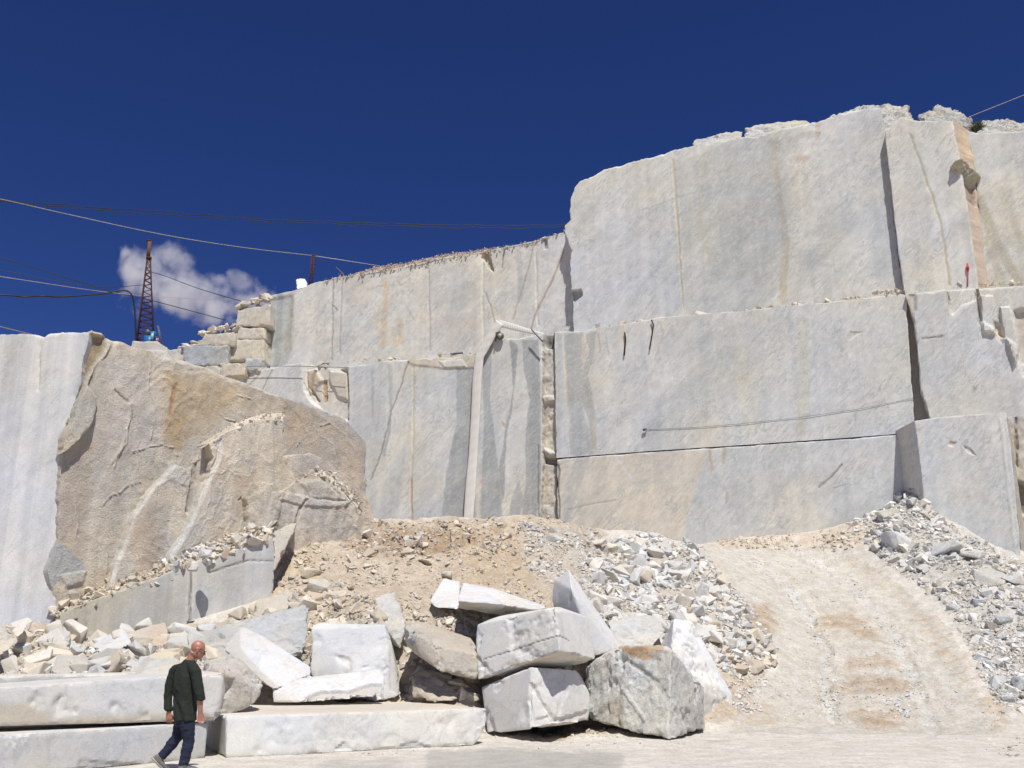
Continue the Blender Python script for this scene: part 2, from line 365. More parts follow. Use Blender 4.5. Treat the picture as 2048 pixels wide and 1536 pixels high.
TL = [
 ('poly', [(900,1105),(1020,1050),(1090,1060),(1100,1160),(1000,1190),(940,1180)], (.55,.43,.30), .7, 30, 0),
 ('poly', [(640,1045),(1000,1040),(1000,1075),(850,1110),(700,1090)], (.44,.32,.21), .85, 12, -.22),
 ('poly', [(700,1060),(960,1055),(900,1085),(760,1085)], (.38,.28,.19), .6, 8, -.16),
 ('poly', [(560,1060),(640,1070),(640,1180),(520,1220),(470,1240)], (.64,.54,.39), .6, 14, 0),
 ('poly', [(1040,1060),(1180,1060),(1240,1200),(1160,1240),(1050,1130)], (.55,.53,.49), .7, 20, .04),
 ('poly', [(1200,1070),(1380,1080),(1450,1190),(1500,1300),(1440,1360),(1250,1280),(1200,1180)], (.60,.58,.53), .8, 22, .06),
 ('poly', [(1460,1215),(1540,1205),(1560,1260),(1500,1290),(1465,1265)], BR, .9, 12, .03),
 ('poly', [(1480,1395),(1530,1400),(1560,1450),(1480,1450)], (.53,.43,.32), .6, 12, 0),
 ('line', [(1490,1112),(1560,1160),(1620,1235),(1648,1300),(1660,1400),(1664,1440)], GR, .8, 9, -.06),
 ('line', [(1590,1105),(1690,1160),(1740,1215),(1790,1270),(1815,1330),(1850,1420),(1865,1460)], GR, .8, 11, -.06),
 ('line', [(1700,1120),(1800,1190),(1870,1270),(1910,1340)], (.52,.45,.36), .5, 9, -.03),
 ('poly', [(1640,1232),(1700,1222),(1780,1290),(1730,1285),(1690,1262),(1620,1262)], BR, .8, 7, .05),
 ('poly', [(1690,1320),(1760,1310),(1800,1335),(1690,1345)], BR, .7, 8, .05),
 ('poly', [(1665,1375),(1740,1350),(1840,1372),(1800,1395),(1700,1392)], (.41,.32,.225), .8, 7, .07),
 ('poly', [(1680,1425),(1800,1418),(1815,1455),(1730,1462)], BR, .8, 8, .04),
 ('poly', [(1960,1400),(2010,1390),(2020,1450),(1990,1470)], BR, .6, 10, .04),
 ('poly', [(1390,1085),(1640,1060),(1760,1040),(1720,1095),(1500,1098)], (.55,.44,.32), .6, 8, .03),
]
for k, (a_, b_, al_) in enumerate([(0,22,.5),(0,-18,.35),(1,20,.5),(1,-24,.4),(1,48,.35),(0,45,.3)]):      # lesser ruts beside the two main ones
    ln = [[(1490,1112),(1560,1160),(1620,1235),(1648,1300),(1660,1400),(1664,1440)], [(1590,1105),(1690,1160),(1740,1215),(1790,1270),(1815,1330),(1850,1420),(1865,1460)]][a_]
    TL.append(('line', [(x + b_ * (.5 + (y - 1100) / 500), y) for x, y in ln], [(.66,.62,.55), (.56,.47,.37)][k % 2], al_, 3.5, [.03, -.04][k % 2]))
for k in range(26):     # bars pressed across the ramp by caterpillar tracks
    y = 1215 + k * 9.5; x = 1655 + (y - 1215) * .18
    TL.append(('line', [(x - 12, y), (x + 62 + (y - 1215) * .22, y + 5)], [(.52,.42,.31), (.66,.62,.54)][k % 2], .3, 2.2, .018))
for k in range(9):     # ribs pressed by the tracks of a digger along the right bank
    x = 1830 + k * 15; y = 1235 + k * 21
    TL.append(('line', [(x, y + 12), (x + 42, y - 6)], (.47,.36,.25), .6, 3.0, .035))
layers_apply(gcol, gdisp, gpx, gpy, P3, TL, warp=13, brk=np.clip(.85 + 1.2 * fbm(P3 * 2.6, 4) + .9 * fbm(P3 * 9, 3), .15, 1.2))
GZ += gdisp * (GYY > 17)
# damp patches on the yard in front of the blocks
wet = np.zeros(GXX.shape); dsp = np.zeros(GXX.shape); wc = np.zeros(GXX.shape + (3,))
layers_apply(wc, dsp, gpx, gpy, P3, [('poly', [(860,1503),(1010,1497),(1250,1508),(1240,1560),(840,1560)], (1,1,1), .9, 4, 0),
  ('poly', [(1010,1512),(1230,1512),(1240,1560),(1020,1560)], (1,1,1), .8, 3, 0), ('poly', [(1400,1470),(1460,1460),(1480,1475),(1420,1485)], (1,1,1), .8, 5, 0),
  ('poly', [(620,1526),(800,1515),(830,1560),(600,1560)], (1,1,1), .4, 8, 0)], warp=10)
wet = wc[..., 0] * (GYY < 17.6)
gcol *= (1 - .22 * wet)[..., None]; blend((.46, .45, .42), wet * .5)
GZ -= (fbm(P3 * 5, 3) * .006 + .0) * wet
ny, nx = GXX.shape
idx = np.arange(nx * ny).reshape(ny, nx)
Q = np.stack([idx[:-1, :-1], idx[:-1, 1:], idx[1:, 1:], idx[1:, :-1]], -1)
V = np.stack([GXX, GYY, GZ], -1).reshape(-1, 3)
fm = (m_mound * (1 - m_ramp))[:-1, :-1] > .5; fr = (m_ramp[:-1, :-1] >= .5)
def sub(name, mask, mat, kind='structure'):
    q = Q[mask].reshape(-1, 4); u, inv = np.unique(q, return_inverse=True)
    o = mk(name, V[u], inv.reshape(-1, 4), mat, gcol.reshape(-1, 3)[u], loc=(0, 0, 0)); tag(o, kind=kind)
    a = o.data.attributes.new('Wet', 'FLOAT', 'POINT'); a.data.foreach_set('value', wet.reshape(-1)[u].astype(np.float32)); return o
sub('ground', ~fm & ~fr, M['yard'])
sub('dirt_mound', fm & ~fr, M['dirt'])
sub('ramp', fr, M['ramp'])
# far ground: reaches the horizon all round, a little below the yard
_o = mk('far_ground', [(-3000, -3000, -.12), (3000, -3000, -.12), (3000, 3000, -.12), (-3000, 3000, -.12)], [(0, 1, 2, 3)], M['dirt'],
        np.tile([.56, .49, .39], (4, 1)), loc=(0, 0, 0)); tag(_o, kind='structure')
def ground_z(x, y):
    return bil(GZ, GX0, GY0, GS, np.asarray(x, float), np.asarray(y, float))
def drop(px, py):      # where a line of sight first meets the terrain
    px = np.atleast_1d(np.asarray(px, float)); py = np.atleast_1d(np.asarray(py, float))
    d = rays(px, py); d = d / d[:, 1:2]; hit = np.full(len(px), np.nan)
    for y in np.arange(12.5, 41.5, .06):
        p = d * y; z = p[:, 2] + CZ; g = ground_z(p[:, 0], np.full(len(px), y))
        m = np.isnan(hit) & (z <= g); hit[m] = y
    X = d[:, 0] * hit; ok = ~np.isnan(hit)
    return X, hit, ground_z(np.nan_to_num(X), np.nan_to_num(hit, nan=20)), ok
# ---------------------------------------------------------------- sawn rock faces
def resample(pts, t):
    pts = np.array(pts, float); L = np.concatenate([[0], np.cumsum(np.hypot(*np.diff(pts, axis=0).T))]); L /= L[-1]
    return np.stack([np.interp(t, L, pts[:, 0]), np.interp(t, L, pts[:, 1])], -1)
def patch(name, top, bot, left, right, plane, base, layers=(), res=.06, thick=(0, 1.5, 0), jag=2.0, amp=.02, off=(0, 0), mat='wall',
          chip=.06, colvar=.12, warp=3, seed=0, roughness=0, fscale=1.0, flow=0):
    # corners: left/right run top to bottom, top/bot run left to right (photograph pixels); off = push back (m) at left and right
    TLc, TR, BL, BR_ = np.array(top[0], float), np.array(top[-1], float), np.array(bot[0], float), np.array(bot[-1], float)
    (a, _), = [on_plane(*np.array([TLc, TR, BL, BR_]).T, plane)]
    W = max(np.linalg.norm(a[1] - a[0]), np.linalg.norm(a[3] - a[2])); H = max(np.linalg.norm(a[2] - a[0]), np.linalg.norm(a[3] - a[1]))
    nu = max(6, int(W / res)); nv = max(6, int(H / res)); u = np.linspace(0, 1, nu + 1); v = np.linspace(0, 1, nv + 1)
    def J(c, s):
        q = np.zeros((len(c), 3)); q[:, 0] = c[:, 0] * .035; q[:, 1] = c[:, 1] * .035; q[:, 2] = s + seed * 3.3
        e = np.stack([fbm(q * np.array([1,1,0]) + [0, 0, s + seed], 5, g=.6), fbm(q + [0, 0, 40.5], 5, g=.6)], -1)
        return c + e * jag * 1.6
    T = J(resample(top, u), .37); B = resample(bot, u); Lc = J(resample(left, v), 7.1); Rc = J(resample(right, v), 9.7)
    T[0] = Lc[0] = (T[0] + Lc[0]) / 2; T[-1] = Rc[0] = (T[-1] + Rc[0]) / 2; B[0] = Lc[-1]; B[-1] = Rc[-1]
    U = u[None, :, None]; Vv = v[:, None, None]
    G = (1 - Vv) * T[None] + Vv * B[None] + (1 - U) * Lc[:, None] + U * Rc[:, None] - ((1 - U) * (1 - Vv) * T[0] + U * (1 - Vv) * T[-1] + (1 - U) * Vv * B[0] + U * Vv * B[-1])
    X, Y = G[..., 0], G[..., 1]
    P, n = on_plane(X, Y, plane)
    disp = np.zeros(X.shape)                     # + is towards the viewer
    disp += amp * (fbm(P * .7 * fscale + seed, 4) + .4 * fbm(P * 3 * fscale, 3))
    if roughness: disp += roughness * (frac(P * np.array([1.5, 1.5, .9]) * fscale + seed, 3) * 1.1 + fbm(P * 3.5, 4) * .25)
    col = np.zeros(X.shape + (3,)); col[...] = base
    k = fbm(P * .28 + seed, 4) * colvar; col *= (1 + k)[..., None]
    k2 = fbm(P * np.array([.9, .9, .12]) + 9 + seed, 4) * colvar * .8; col *= (1 + k2)[..., None]
    kc = np.clip(fbm(P * .22 + 77 + seed, 3), -.5, .5) * .22; col *= np.stack([1 + kc * .5, 1 + kc * .15, 1 - kc * .8], -1)
    if flow:       # bent growth bands of the rock, seen as colour and as shallow relief
        wv_ = 2.2 * fbm(P * .35 + seed, 3) + .5 * fbm(P * 1.4 + seed, 3); ph = (P[..., 0] * .9 - P[..., 2] * .42) * 3.0 + wv_ * 6
        bnd = np.sin(ph) * .6 + np.sin(ph * 2.7 + 1) * .4; mk_ = np.clip(.5 + 1.5 * fbm(P * .5 + 20, 3), 0, 1)
        col *= (1 + flow * .16 * bnd * mk_)[..., None] * np.stack([1 + 0 * bnd, 1 - .03 * bnd * mk_ * flow, 1 - .09 * bnd * mk_ * flow], -1)
        rd = 1 - np.abs(np.sin(ph * 1.6 + fbm(P * 2.5, 3) * 2)); disp += flow * .03 * rd ** 3 * mk_
        vs_ = fbm(P * np.array([2.2, 2.2, .14]) + 5, 4); col *= (1 + .30 * flow * vs_)[..., None]
    d0 = disp.copy(); layers_apply(col, disp, X, Y, P, layers, warp); disp = d0 + (disp - d0) * (1 + .12 * frac(P * 2.2 + 3, 2))
    ed = np.minimum(np.minimum((U[..., 0] * W), ((1 - U[..., 0]) * W)), (Vv[..., 0] * H)) + 0 * X
    cd = chip * np.clip(.35 + 1.6 * fbm(P * 1.5 + 5, 4), 0, 2)
    disp -= np.clip(cd - ed, 0, None) * 1.0
    o_ = off[0] * (1 - U[..., 0]) + off[1] * U[..., 0]
    P = P + n * (disp - o_)[..., None]
    idx = np.arange(X.size).reshape(X.shape)
    Q = np.stack([idx[:-1, :-1], idx[1:, :-1], idx[1:, 1:], idx[:-1, 1:]], -1).reshape(-1, 4)
    Vt = P.reshape(-1, 3); ct = col.reshape(-1, 3)
    ring = np.concatenate([idx[:, 0][::-1], idx[0, 1:], idx[1:, -1]])      # up the left side, along the top, down the right
    rp = Vt[ring]; rc = ct[ring]; th = np.array(thick); N = len(ring)
    rows = [rp]; cols_ = [rc]
    for f in (.12, .4, 1.0):
        q = rp + th * f + .05 * fbm((rp + th * f)[:, :] * 1.2, 3)[:, None] * np.array([1, 1, 1]); rows.append(q); cols_.append(rc * .6 + np.array(CRM) * .4)
    RV = np.concatenate(rows); RC = np.concatenate(cols_); b0 = len(Vt)
    RF = []
    for j in range(3):
        i0 = b0 + j * N + np.arange(N - 1); i1 = i0 + N
        RF.append(np.stack([i0, i0 + 1, i1 + 1, i1], -1))
    F = np.concatenate([Q] + RF)
    # back sheet
    cb = np.array([Vt[idx[0, 0]], Vt[idx[0, -1]], Vt[idx[-1, -1]], Vt[idx[-1, 0]]]) + th
    nb = b0 + len(RV); Vt = np.concatenate([Vt, RV, cb]); ct = np.concatenate([ct, RC, np.tile(base, (4, 1))])
    F = np.concatenate([F, [[nb, nb + 1, nb + 2, nb + 3]]])
    return mk(name, Vt, F, M[mat], ct, loc=(0, 0, 0), sharp=38), (P, X, Y)
Mx = (1.9, 40.0, 15.5, 35.3)
def MP(o):       # main wall plane pushed back by o metres
    n = np.array([.327, .945]); return (1.9 + n[0] * o, 40.0 + n[1] * o, 15.5 + n[0] * o, 35.3 + n[1] * o)
BK = lambda d: (.327 * d, .945 * d, 0)
W0 = (.625, .625, .602)          # grey white marble of the big faces
def wall(name, label, *a, **k):
    o, g = patch(name, *a, **k); tag(o, label=label, kind='structure'); return o
crk = (.16, .14, .12); rustc = (.42, .27, .15); lt = (.66, .64, .60); cream = (.64, .56, .43)
dg = (.37, .395, .40); yw = (.58, .54, .42)
# lowest bench, left of the drilled groove
LTop = [(425,748),(500,741),(560,733),(606,726),(640,731),(690,736),(760,724),(830,718),(952,712),(970,690),(990,676),(1030,678),(1085,668)]
wall('quarry_wall', 'lower sawn marble bench with grey wavy bands behind the pale hose', LTop, [(425,1125),(1085,1125)], [(425,748),(425,1125)], [(1085,668),(1083,780),(1085,900),(1083,1000),(1083,1125)], MP(0), W0, res=.036, thick=BK(3.2), jag=3, seed=1,
 layers=[('poly', [(700,735),(760,728),(770,900),(745,1060),(735,1060)], GRY, .4, 8, 0),
  ('poly', [(915,720),(948,715),(952,1060),(880,1060),(895,930),(912,850)], dg, .85, 2.0, 0),
  ('poly', [(962,690),(985,680),(980,800),(1000,960),(1008,1060),(960,1060),(968,850)], dg, .8, 1.5, 0),
  ('poly', [(1020,680),(1036,690),(1030,760),(1022,830),(1012,880),(1010,960),(1005,1010),(998,940),(1010,860),(1026,780)], (.31,.33,.34), .8, 1.5, 0),
  ('poly', [(1045,680),(1078,680),(1080,760),(1082,1000),(1060,1060),(1040,1060),(1052,960),(1050,870),(1060,800),(1048,740)], (.33,.35,.36), .8, 1.5, 0),
  ('poly', [(1022,1000),(1038,960),(1048,1000),(1030,1060),(1018,1060)], dg, .7, 1.5, 0),
  ('poly', [(745,1060),(775,940),(815,880),(800,1000),(790,1060)], GRY, .7, 6, 0), ('poly', [(775,728),(785,728),(786,800),(782,850),(778,790)], dg, .6, 2, 0),
  ('poly', [(742,735),(748,735),(746,850),(742,800)], dg, .6, 2, 0),
  ('line', [(815,725),(795,790),(780,830),(765,900),(742,960)], crk, .6, 1.1, -.03), ('line', [(783,810),(778,870),(768,910)], dg, .8, 2, 0),
  ('line', [(826,735),(826,870),(823,960),(823,1050)], (.72,.62,.44), .85, 1.7, -.02), ('line', [(823,960),(822,1060)], rustc, .8, 1.5, -.02),
  ('line', [(963,930),(960,1050)], (.62,.55,.42), .7, 1.2, 0), ('line', [(1076,890),(1077,1060)], crk, .6, 1.2, -.02),
  ('poly', [(815,712),(950,706),(965,700),(955,735),(900,738),(850,732),(818,728)], cream, .75, 3, .04),
  ('poly', [(880,722),(925,720),(935,735),(890,735)], (.70,.68,.63), .8, 2, .03),
  ('poly', [(606,722),(640,728),(695,735),(696,840),(650,830),(620,800),(608,780)], (.66,.62,.54), .95, 3, -.25),
  ('poly', [(612,740),(628,735),(640,760),(625,780),(614,790)], (.50,.42,.30), .8, 3, .12), ('poly', [(640,760),(648,758),(650,800),(642,805)], (.56,.33,.16), .9, 1.5, -.1),
  ('poly', [(655,740),(690,742),(692,800),(670,790),(655,760)], (.52,.49,.41), .8, 3, .1), ('line', [(628,740),(618,775),(632,800)], (.40,.28,.16), .7, 2, -.1),
  ('line', [(490,750),(488,790)], crk, .6, 1, 0), ('line', [(545,740),(525,780)], crk, .6, 1, 0), ('line', [(520,745),(495,775)], crk, .5, 1, 0),
  ('line', [(1005,1005),(1000,985),(975,975),(960,960)], (.60,.46,.33), .4, 1.4, 0), ('line',[(1010,855),(1004,845),(1012,850)], (.5,.3,.2), .7,1.5,0)])
# drilled groove
wall('drilled_groove', 'vertical bumpy drilled groove of broken white stone', [(1080,668),(1112,664)], [(1083,1125),(1116,1125)], [(1080,668),(1082,1125)], [(1112,664),(1114,1125)], MP(.28), (.63,.60,.54), res=.04, thick=BK(2), jag=1.5, roughness=.22, seed=4, mat='rough', fscale=1.2,
 layers=[('line', [(1098,668),(1100,690)], (.12,.11,.10), .8, 7, -.4), ('poly', [(1085,915),(1113,918),(1114,930),(1086,926)], (.3,.28,.26), .7, 3, -.25), ('poly', [(1086,895),(1112,905),(1112,915),(1086,905)], (.7,.68,.63), .8, 3, .15),  # first stroke: shadow at the groove's head, painted near black
  ('poly', [(1085,795),(1112,792),(1112,805),(1090,808)], (.68,.66,.6), .8, 3, .12), ('line', [(1088,690),(1086,800),(1088,900)], rustc, .5, 2, 0), ('poly', [(1085,940),(1097,940),(1094,1010),(1086,1010)], (.55,.42,.28), .5, 4, 0)])
wall('quarry_wall', 'large middle marble bench right of the drilled groove', [(1109,664),(1160,662),(1330,633),(1480,622),(1640,606),(1800,588),(1812,590)], [(1112,916),(1300,902),(1500,889),(1700,875),(1830,865)],
 [(1109,664),(1111,790),(1112,916)], [(1812,590),(1816,660),(1822,740),(1830,865)], MP(0), W0, res=.036, thick=BK(2.5), jag=2.2, seed=6, chip=.04,
 layers=[('poly', [(1112,668),(1124,668),(1128,780),(1122,912),(1113,912)], (.52,.54,.545), .8, 2, 0),
  ('poly', [(1128,668),(1166,665),(1170,700),(1165,745),(1178,780),(1190,830),(1186,908),(1140,912),(1138,840),(1133,760)], (.405,.425,.42), .85, 2, 0),
  ('poly', [(1170,668),(1192,664),(1190,700),(1176,750),(1186,800),(1192,850),(1192,905),(1187,905),(1180,820),(1166,770),(1168,730),(1180,700)], (.43,.435,.41), .85, 1.5, 0),
  ('poly', [(1164,672),(1172,680),(1174,705),(1168,730),(1162,715)], (.64,.58,.47), .8, 1.5, 0), ('poly', [(1186,830),(1193,850),(1193,905),(1187,905)], (.56,.47,.36), .7, 1.5, 0),
  ('poly', [(1165,810),(1178,840),(1184,900),(1178,860),(1168,835)], (.60,.59,.56), .8, 1.2, 0),
  ('line', [(1130,700),(1136,800),(1144,880)], (.60,.50,.36), .5, 1.2, 0), ('line', [(1196,668),(1202,705)], (.5,.4,.28), .6, 1.3, 0), ('line', [(1210,670),(1218,710)], dg, .5, 1.3, 0),
  ('poly', [(1330,632),(1420,622),(1400,700),(1350,740),(1320,700)], (.52,.51,.48), .5, 14, 0),
  ('poly', [(1420,640),(1560,630),(1500,760),(1400,860),(1300,880)], (.50,.52,.525), .45, 30, 0), ('poly', [(1200,740),(1300,690),(1340,760),(1260,880),(1200,890)], (.68,.67,.63), .4, 25, 0), ('poly', [(1600,640),(1700,620),(1680,760),(1590,860),(1540,860)], (.55,.565,.57), .4, 22, 0),
  ('line', [(1605,640),(1610,780),(1600,860)], yw, .45, 10, 0), ('poly', [(1700,664),(1724,664),(1705,676),(1697,680)], cream, .6, 2, -.03),
  ('line', [(1480,700),(1500,860)], yw, .3, 14, 0), ('line', [(1320,645),(1325,670),(1312,720)], (.5,.42,.33), .5, 2, 0), ('line', [(1240,640),(1245,680)], cream, .4, 6, 0)])
wall('quarry_wall', 'lowest cream and grey marble bench above the ramp', [(1114,918.3),(1300,904.3),(1500,891.3),(1700,877.3),(1818,867.3)], [(1114,1125),(1400,1125),(1880,1060)],
 [(1114,920),(1116,1125)], [(1818,869),(1826,900),(1834,960),(1860,1060)], MP(-.05), W0, res=.036, thick=BK(2.5), jag=1.5, seed=8, chip=.05,
 layers=[('poly', [(1114,918),(1330,904),(1420,898),(1400,940),(1380,1020),(1358,1100),(1114,1130)], (.66,.60,.50), .85, 5, 0),
  ('poly', [(1150,920),(1178,918),(1160,970),(1135,1040),(1128,1060),(1122,1000)], (.50,.49,.46), .8, 3, 0),
  ('poly', [(1410,898),(1500,893),(1640,885),(1560,1000),(1480,1090),(1360,1100),(1385,1010)], (.51,.53,.535), .55, 8, 0),
  ('poly', [(1215,905),(1240,905),(1295,990),(1260,960)], (.58,.58,.56), .5, 3, 0), ('line', [(1225,905),(1262,955)], (.7,.68,.6), .6, 2, 0),
  ('line', [(1420,900),(1424,940)], (.50,.36,.22), .6, 2.5, 0), ('line', [(1450,895),(1446,925)], (.50,.36,.22), .6, 2.5, 0),
  ('line', [(1684,930),(1662,955),(1638,975)], (.22,.2,.18), .8, 1.4, -.02), ('line', [(1668,975),(1690,968)], (.22,.2,.18), .6, 1.2, 0),
  ('line', [(1135,1020),(1170,1010),(1230,1000)], (.3,.28,.24), .5, 1, -.01), ('line', [(1116,930),(1118,1040)], (.12,.11,.1), .8, 1.5, -.05),
  ('poly', [(1440,1075),(1560,1060),(1530,1090),(1440,1095)], (.63,.57,.47), .6, 8, 0), ('line', [(1455,985),(1452,1005)], rustc, .5, 2, 0)])
wall('quarry_wall', 'backing rock painted dark as the shade in the seam between the benches', [(1112,900),(1835,850)], [(1112,930),(1835,890)], [(1112,900),(1112,930)], [(1835,850),(1835,890)], MP(.16), (.12,.11,.10), res=.2, thick=BK(1), jag=0, seed=9)  # near-black base colour stands in for the seam's shadow
# upper middle bench
UTop = [(540,591),(580,581),(604,575),(624,568),(668,556),(767,541),(850,524),(867,518),(967,503),(1071,481),(1129,466),(1180,458)]
wall('quarry_wall', 'upper middle marble bench with drill lines below the debris bank', UTop, [(523,760),(700,760),(1180,700)], [(540,591),(534,650),(526,710),(523,760)], [(1180,455),(1180,700)], MP(1.2), (.655,.64,.60), res=.04, thick=BK(5), jag=2.5, seed=12, amp=.03,
 layers=[('poly', [(540,600),(585,590),(582,700),(570,735),(524,735),(530,690)], (.46,.47,.46), .7, 5, -.06), ('line', [(560,592),(556,640),(552,735)], (.33,.36,.38), .6, 5, 0), ('line', [(585,600),(578,650),(572,700)], (.47,.42,.31), .6, 4, 0),
  ('line', [(667,560),(664,720)], crk, .55, .9, -.02), ('line', [(684,560),(681,640),(680,705)], (.42,.36,.25), .6, 1.0, -.02), ('line', [(668,612),(676,620)], (.15,.14,.12), .7, 1, 0),
  ('poly', [(690,555),(745,545),(735,600),(700,640),(690,600)], (.64,.54,.39), .35, 12, 0),
  ('line', [(770,560),(772,600),(768,640),(765,690)], (.68,.55,.36), .75, 5, 0), ('line', [(800,640),(802,685)], (.68,.55,.36), .7, 5, 0), ('line', [(752,630),(755,660)], (.68,.55,.36), .6, 3, 0), ('line', [(785,668),(792,690)], (.68,.55,.36), .7, 4, 0), ('line', [(765,570),(735,578)], (.60,.48,.33), .5, 2, 0),
  ('line', [(856,530),(857,600),(860,700)], (.45,.44,.41), .6, 1.5, -.03), ('line', [(856,530),(857,590)], (.72,.70,.64), .5, 1, 0), ('poly', [(850,560),(870,540),(940,520),(930,620),(880,690),(858,690)], (.50,.52,.53), .45, 14, 0), ('poly', [(858,640),(960,620),(960,700),(858,705)], (.55,.49,.44), .3, 14, 0),
  ('line', [(966,500),(965,590),(967,690)], (.74,.69,.56), .9, 1.6, -.03), ('poly', [(968,498),(976,500),(985,530),(988,543),(978,538),(968,520)], (.50,.40,.27), .85, 1.5, -.15),
  ('line', [(1008,492),(1004,535)], crk, .6, 1.2, -.02), ('line', [(1072,475),(1072,560),(1076,650)], (.72,.68,.58), .8, 1.5, -.03), ('line', [(1067,490),(1050,560),(1025,640)], (.40,.32,.22), .55, 1.2, -.02),
  ('line', [(1128,500),(1105,560),(1075,620),(1060,660)], (.38,.28,.18), .75, 1.4, -.03), ('line', [(970,585),(980,610),(990,650)], (.40,.32,.22), .5, 1.3, -.02),
  ('line', [(1035,505),(1042,560),(1040,600)], (.44,.46,.46), .5, 5, 0), ('line', [(1090,470),(1092,495)], (.3,.26,.2), .6, 3, -.08), ('line', [(812,610),(828,640)], (.45,.38,.28), .4, 1, 0)])
# upper right bench
wall('quarry_wall', 'tall upper right marble bench, the highest grey face', [(1148,375),(1160,362),(1200,342),(1260,325),(1340,303),(1390,292),(1500,272),(1600,250),(1640,242),(1700,222),(1760,214),(1772,262)],
 [(1146,700),(1400,690),(1810,640)], [(1148,375),(1141,400),(1140,440),(1129,450),(1133,480),(1140,500),(1142,560),(1146,640),(1146,700)], [(1772,262),(1785,400),(1795,500),(1808,585),(1810,640)], MP(.5), W0, res=.04, thick=BK(6), jag=3.5, seed=15, chip=.1,
 layers=[('poly', [(1345,330),(1475,275),(1560,260),(1580,400),(1575,560),(1500,640),(1372,640),(1355,480)], (.53,.535,.51), .65, 5, 0),
  ('poly', [(1290,420),(1345,400),(1365,620),(1350,640),(1290,620),(1288,500)], (.54,.56,.57), .6, 2.5, 0),
  ('line', [(1150,600),(1230,560),(1240,480),(1290,430),(1350,400)], (.50,.52,.53), .4, 3, 0), ('line', [(1284,420),(1352,396),(1440,370)], (.44,.45,.44), .6, 1.2, 0),
  ('line', [(1345,320),(1354,430),(1362,560),(1370,632)], (.60,.53,.38), .8, 1.8, -.02), ('line', [(1356,400),(1366,560),(1371,630)], (.72,.71,.68), .6, 1.2, .01),
  ('line', [(1408,300),(1404,370),(1402,450),(1420,520)], yw, .6, 4, 0), ('line', [(1546,280),(1552,340),(1560,400),(1572,480),(1565,600)], (.52,.44,.28), .6, 6, 0), ('line', [(1546,290),(1556,360),(1572,460)], (.50,.38,.20), .4, 3, 0),
  ('poly', [(1440,430),(1520,360),(1575,350),(1580,480),(1510,580),(1420,570)], (.42,.44,.445), .6, 18, 0), ('poly', [(1380,330),(1440,300),(1560,270),(1600,300),(1500,400),(1400,420)], (.50,.51,.48), .5, 14, 0), ('poly', [(1585,500),(1640,480),(1650,560),(1600,580)], (.43,.45,.455), .45, 14, 0),
  ('poly', [(1590,310),(1625,312),(1610,325),(1588,322)], (.56,.42,.27), .6, 5, 0), ('poly', [(1630,246),(1642,244),(1640,280),(1634,278)], (.55,.40,.27), .5, 3, 0),
  ('poly', [(1520,262),(1600,250),(1640,262),(1560,285),(1525,280)], (.64,.62,.54), .55, 7, .03),
  ('poly', [(1143,580),(1160,578),(1164,590),(1150,602),(1143,600)], (.2,.19,.18), .8, 2, -.3), ('poly', [(1150,500),(1290,480),(1300,640),(1150,650)], (.60,.61,.62), .7, 25, 0),
  ('poly', [(1730,320),(1780,300),(1795,500),(1800,570),(1740,560)], (.50,.52,.535), .4, 20, 0),
  ('poly', [(1640,420),(1700,400),(1700,560),(1650,590)], (.55,.56,.52), .5, 20, 0)])
# pillar right of the sawn step
PL = [(1770,264),(1800,235),(1828,240),(1905,242)]
wall('quarry_wall', 'tall sawn marble pillar casting a dark stripe of shade', PL, [(1812,600),(1960,600)], [(1770,264),(1786,400),(1797,500),(1812,600)], [(1905,242),(1922,330),(1940,440),(1960,600)], MP(.10), (.65,.645,.61), res=.04, thick=BK(4), jag=1.5, seed=18, chip=.03,
 layers=[('line', [(1820,270),(1850,350),(1880,440),(1900,570)], (.48,.42,.28), .75, 2, -.02), ('poly', [(1770,264),(1830,262),(1860,400),(1870,580),(1812,590)], (.59,.57,.50), .5, 10, 0)])
wall('quarry_wall', 'brown stained broken facet between two upper right faces', [(1903,238),(1944,240)], [(1955,600),(1994,600)], [(1903,238),(1921,330),(1938,440),(1957,600)], [(1944,240),(1964,300),(1970,400),(1984,480),(1994,600)], MP(.12), (.64,.51,.38), off=(0,.9), res=.04, thick=BK(3), jag=3, roughness=.08, mat='rough', seed=20,
 layers=[('poly', [(1905,345),(1950,340),(1952,400),(1930,400)], (.22,.17,.13), .6, 5, -.2)])  # dark patch is painted shade under the wedged rock
wall('quarry_wall', 'upper right marble face with slanting brown streaks at the edge of the view', [(1934,262),(1950,266),(2048,262),(2200,255)], [(1976,620),(2200,620)], [(1934,262),(1950,330),(1958,420),(1976,620)], [(2200,255),(2200,620)], MP(.8), (.63,.62,.575), res=.06, thick=BK(4), jag=2.5, seed=22,
 layers=[('line', [(1960,400),(1985,470),(2040,570)], (.42,.38,.28), .65, 9, 0), ('line', [(1975,480),(2010,590)], (.46,.40,.28), .5, 8, 0), ('line', [(2000,380),(2060,520)], (.5,.45,.33), .4, 7, 0)])
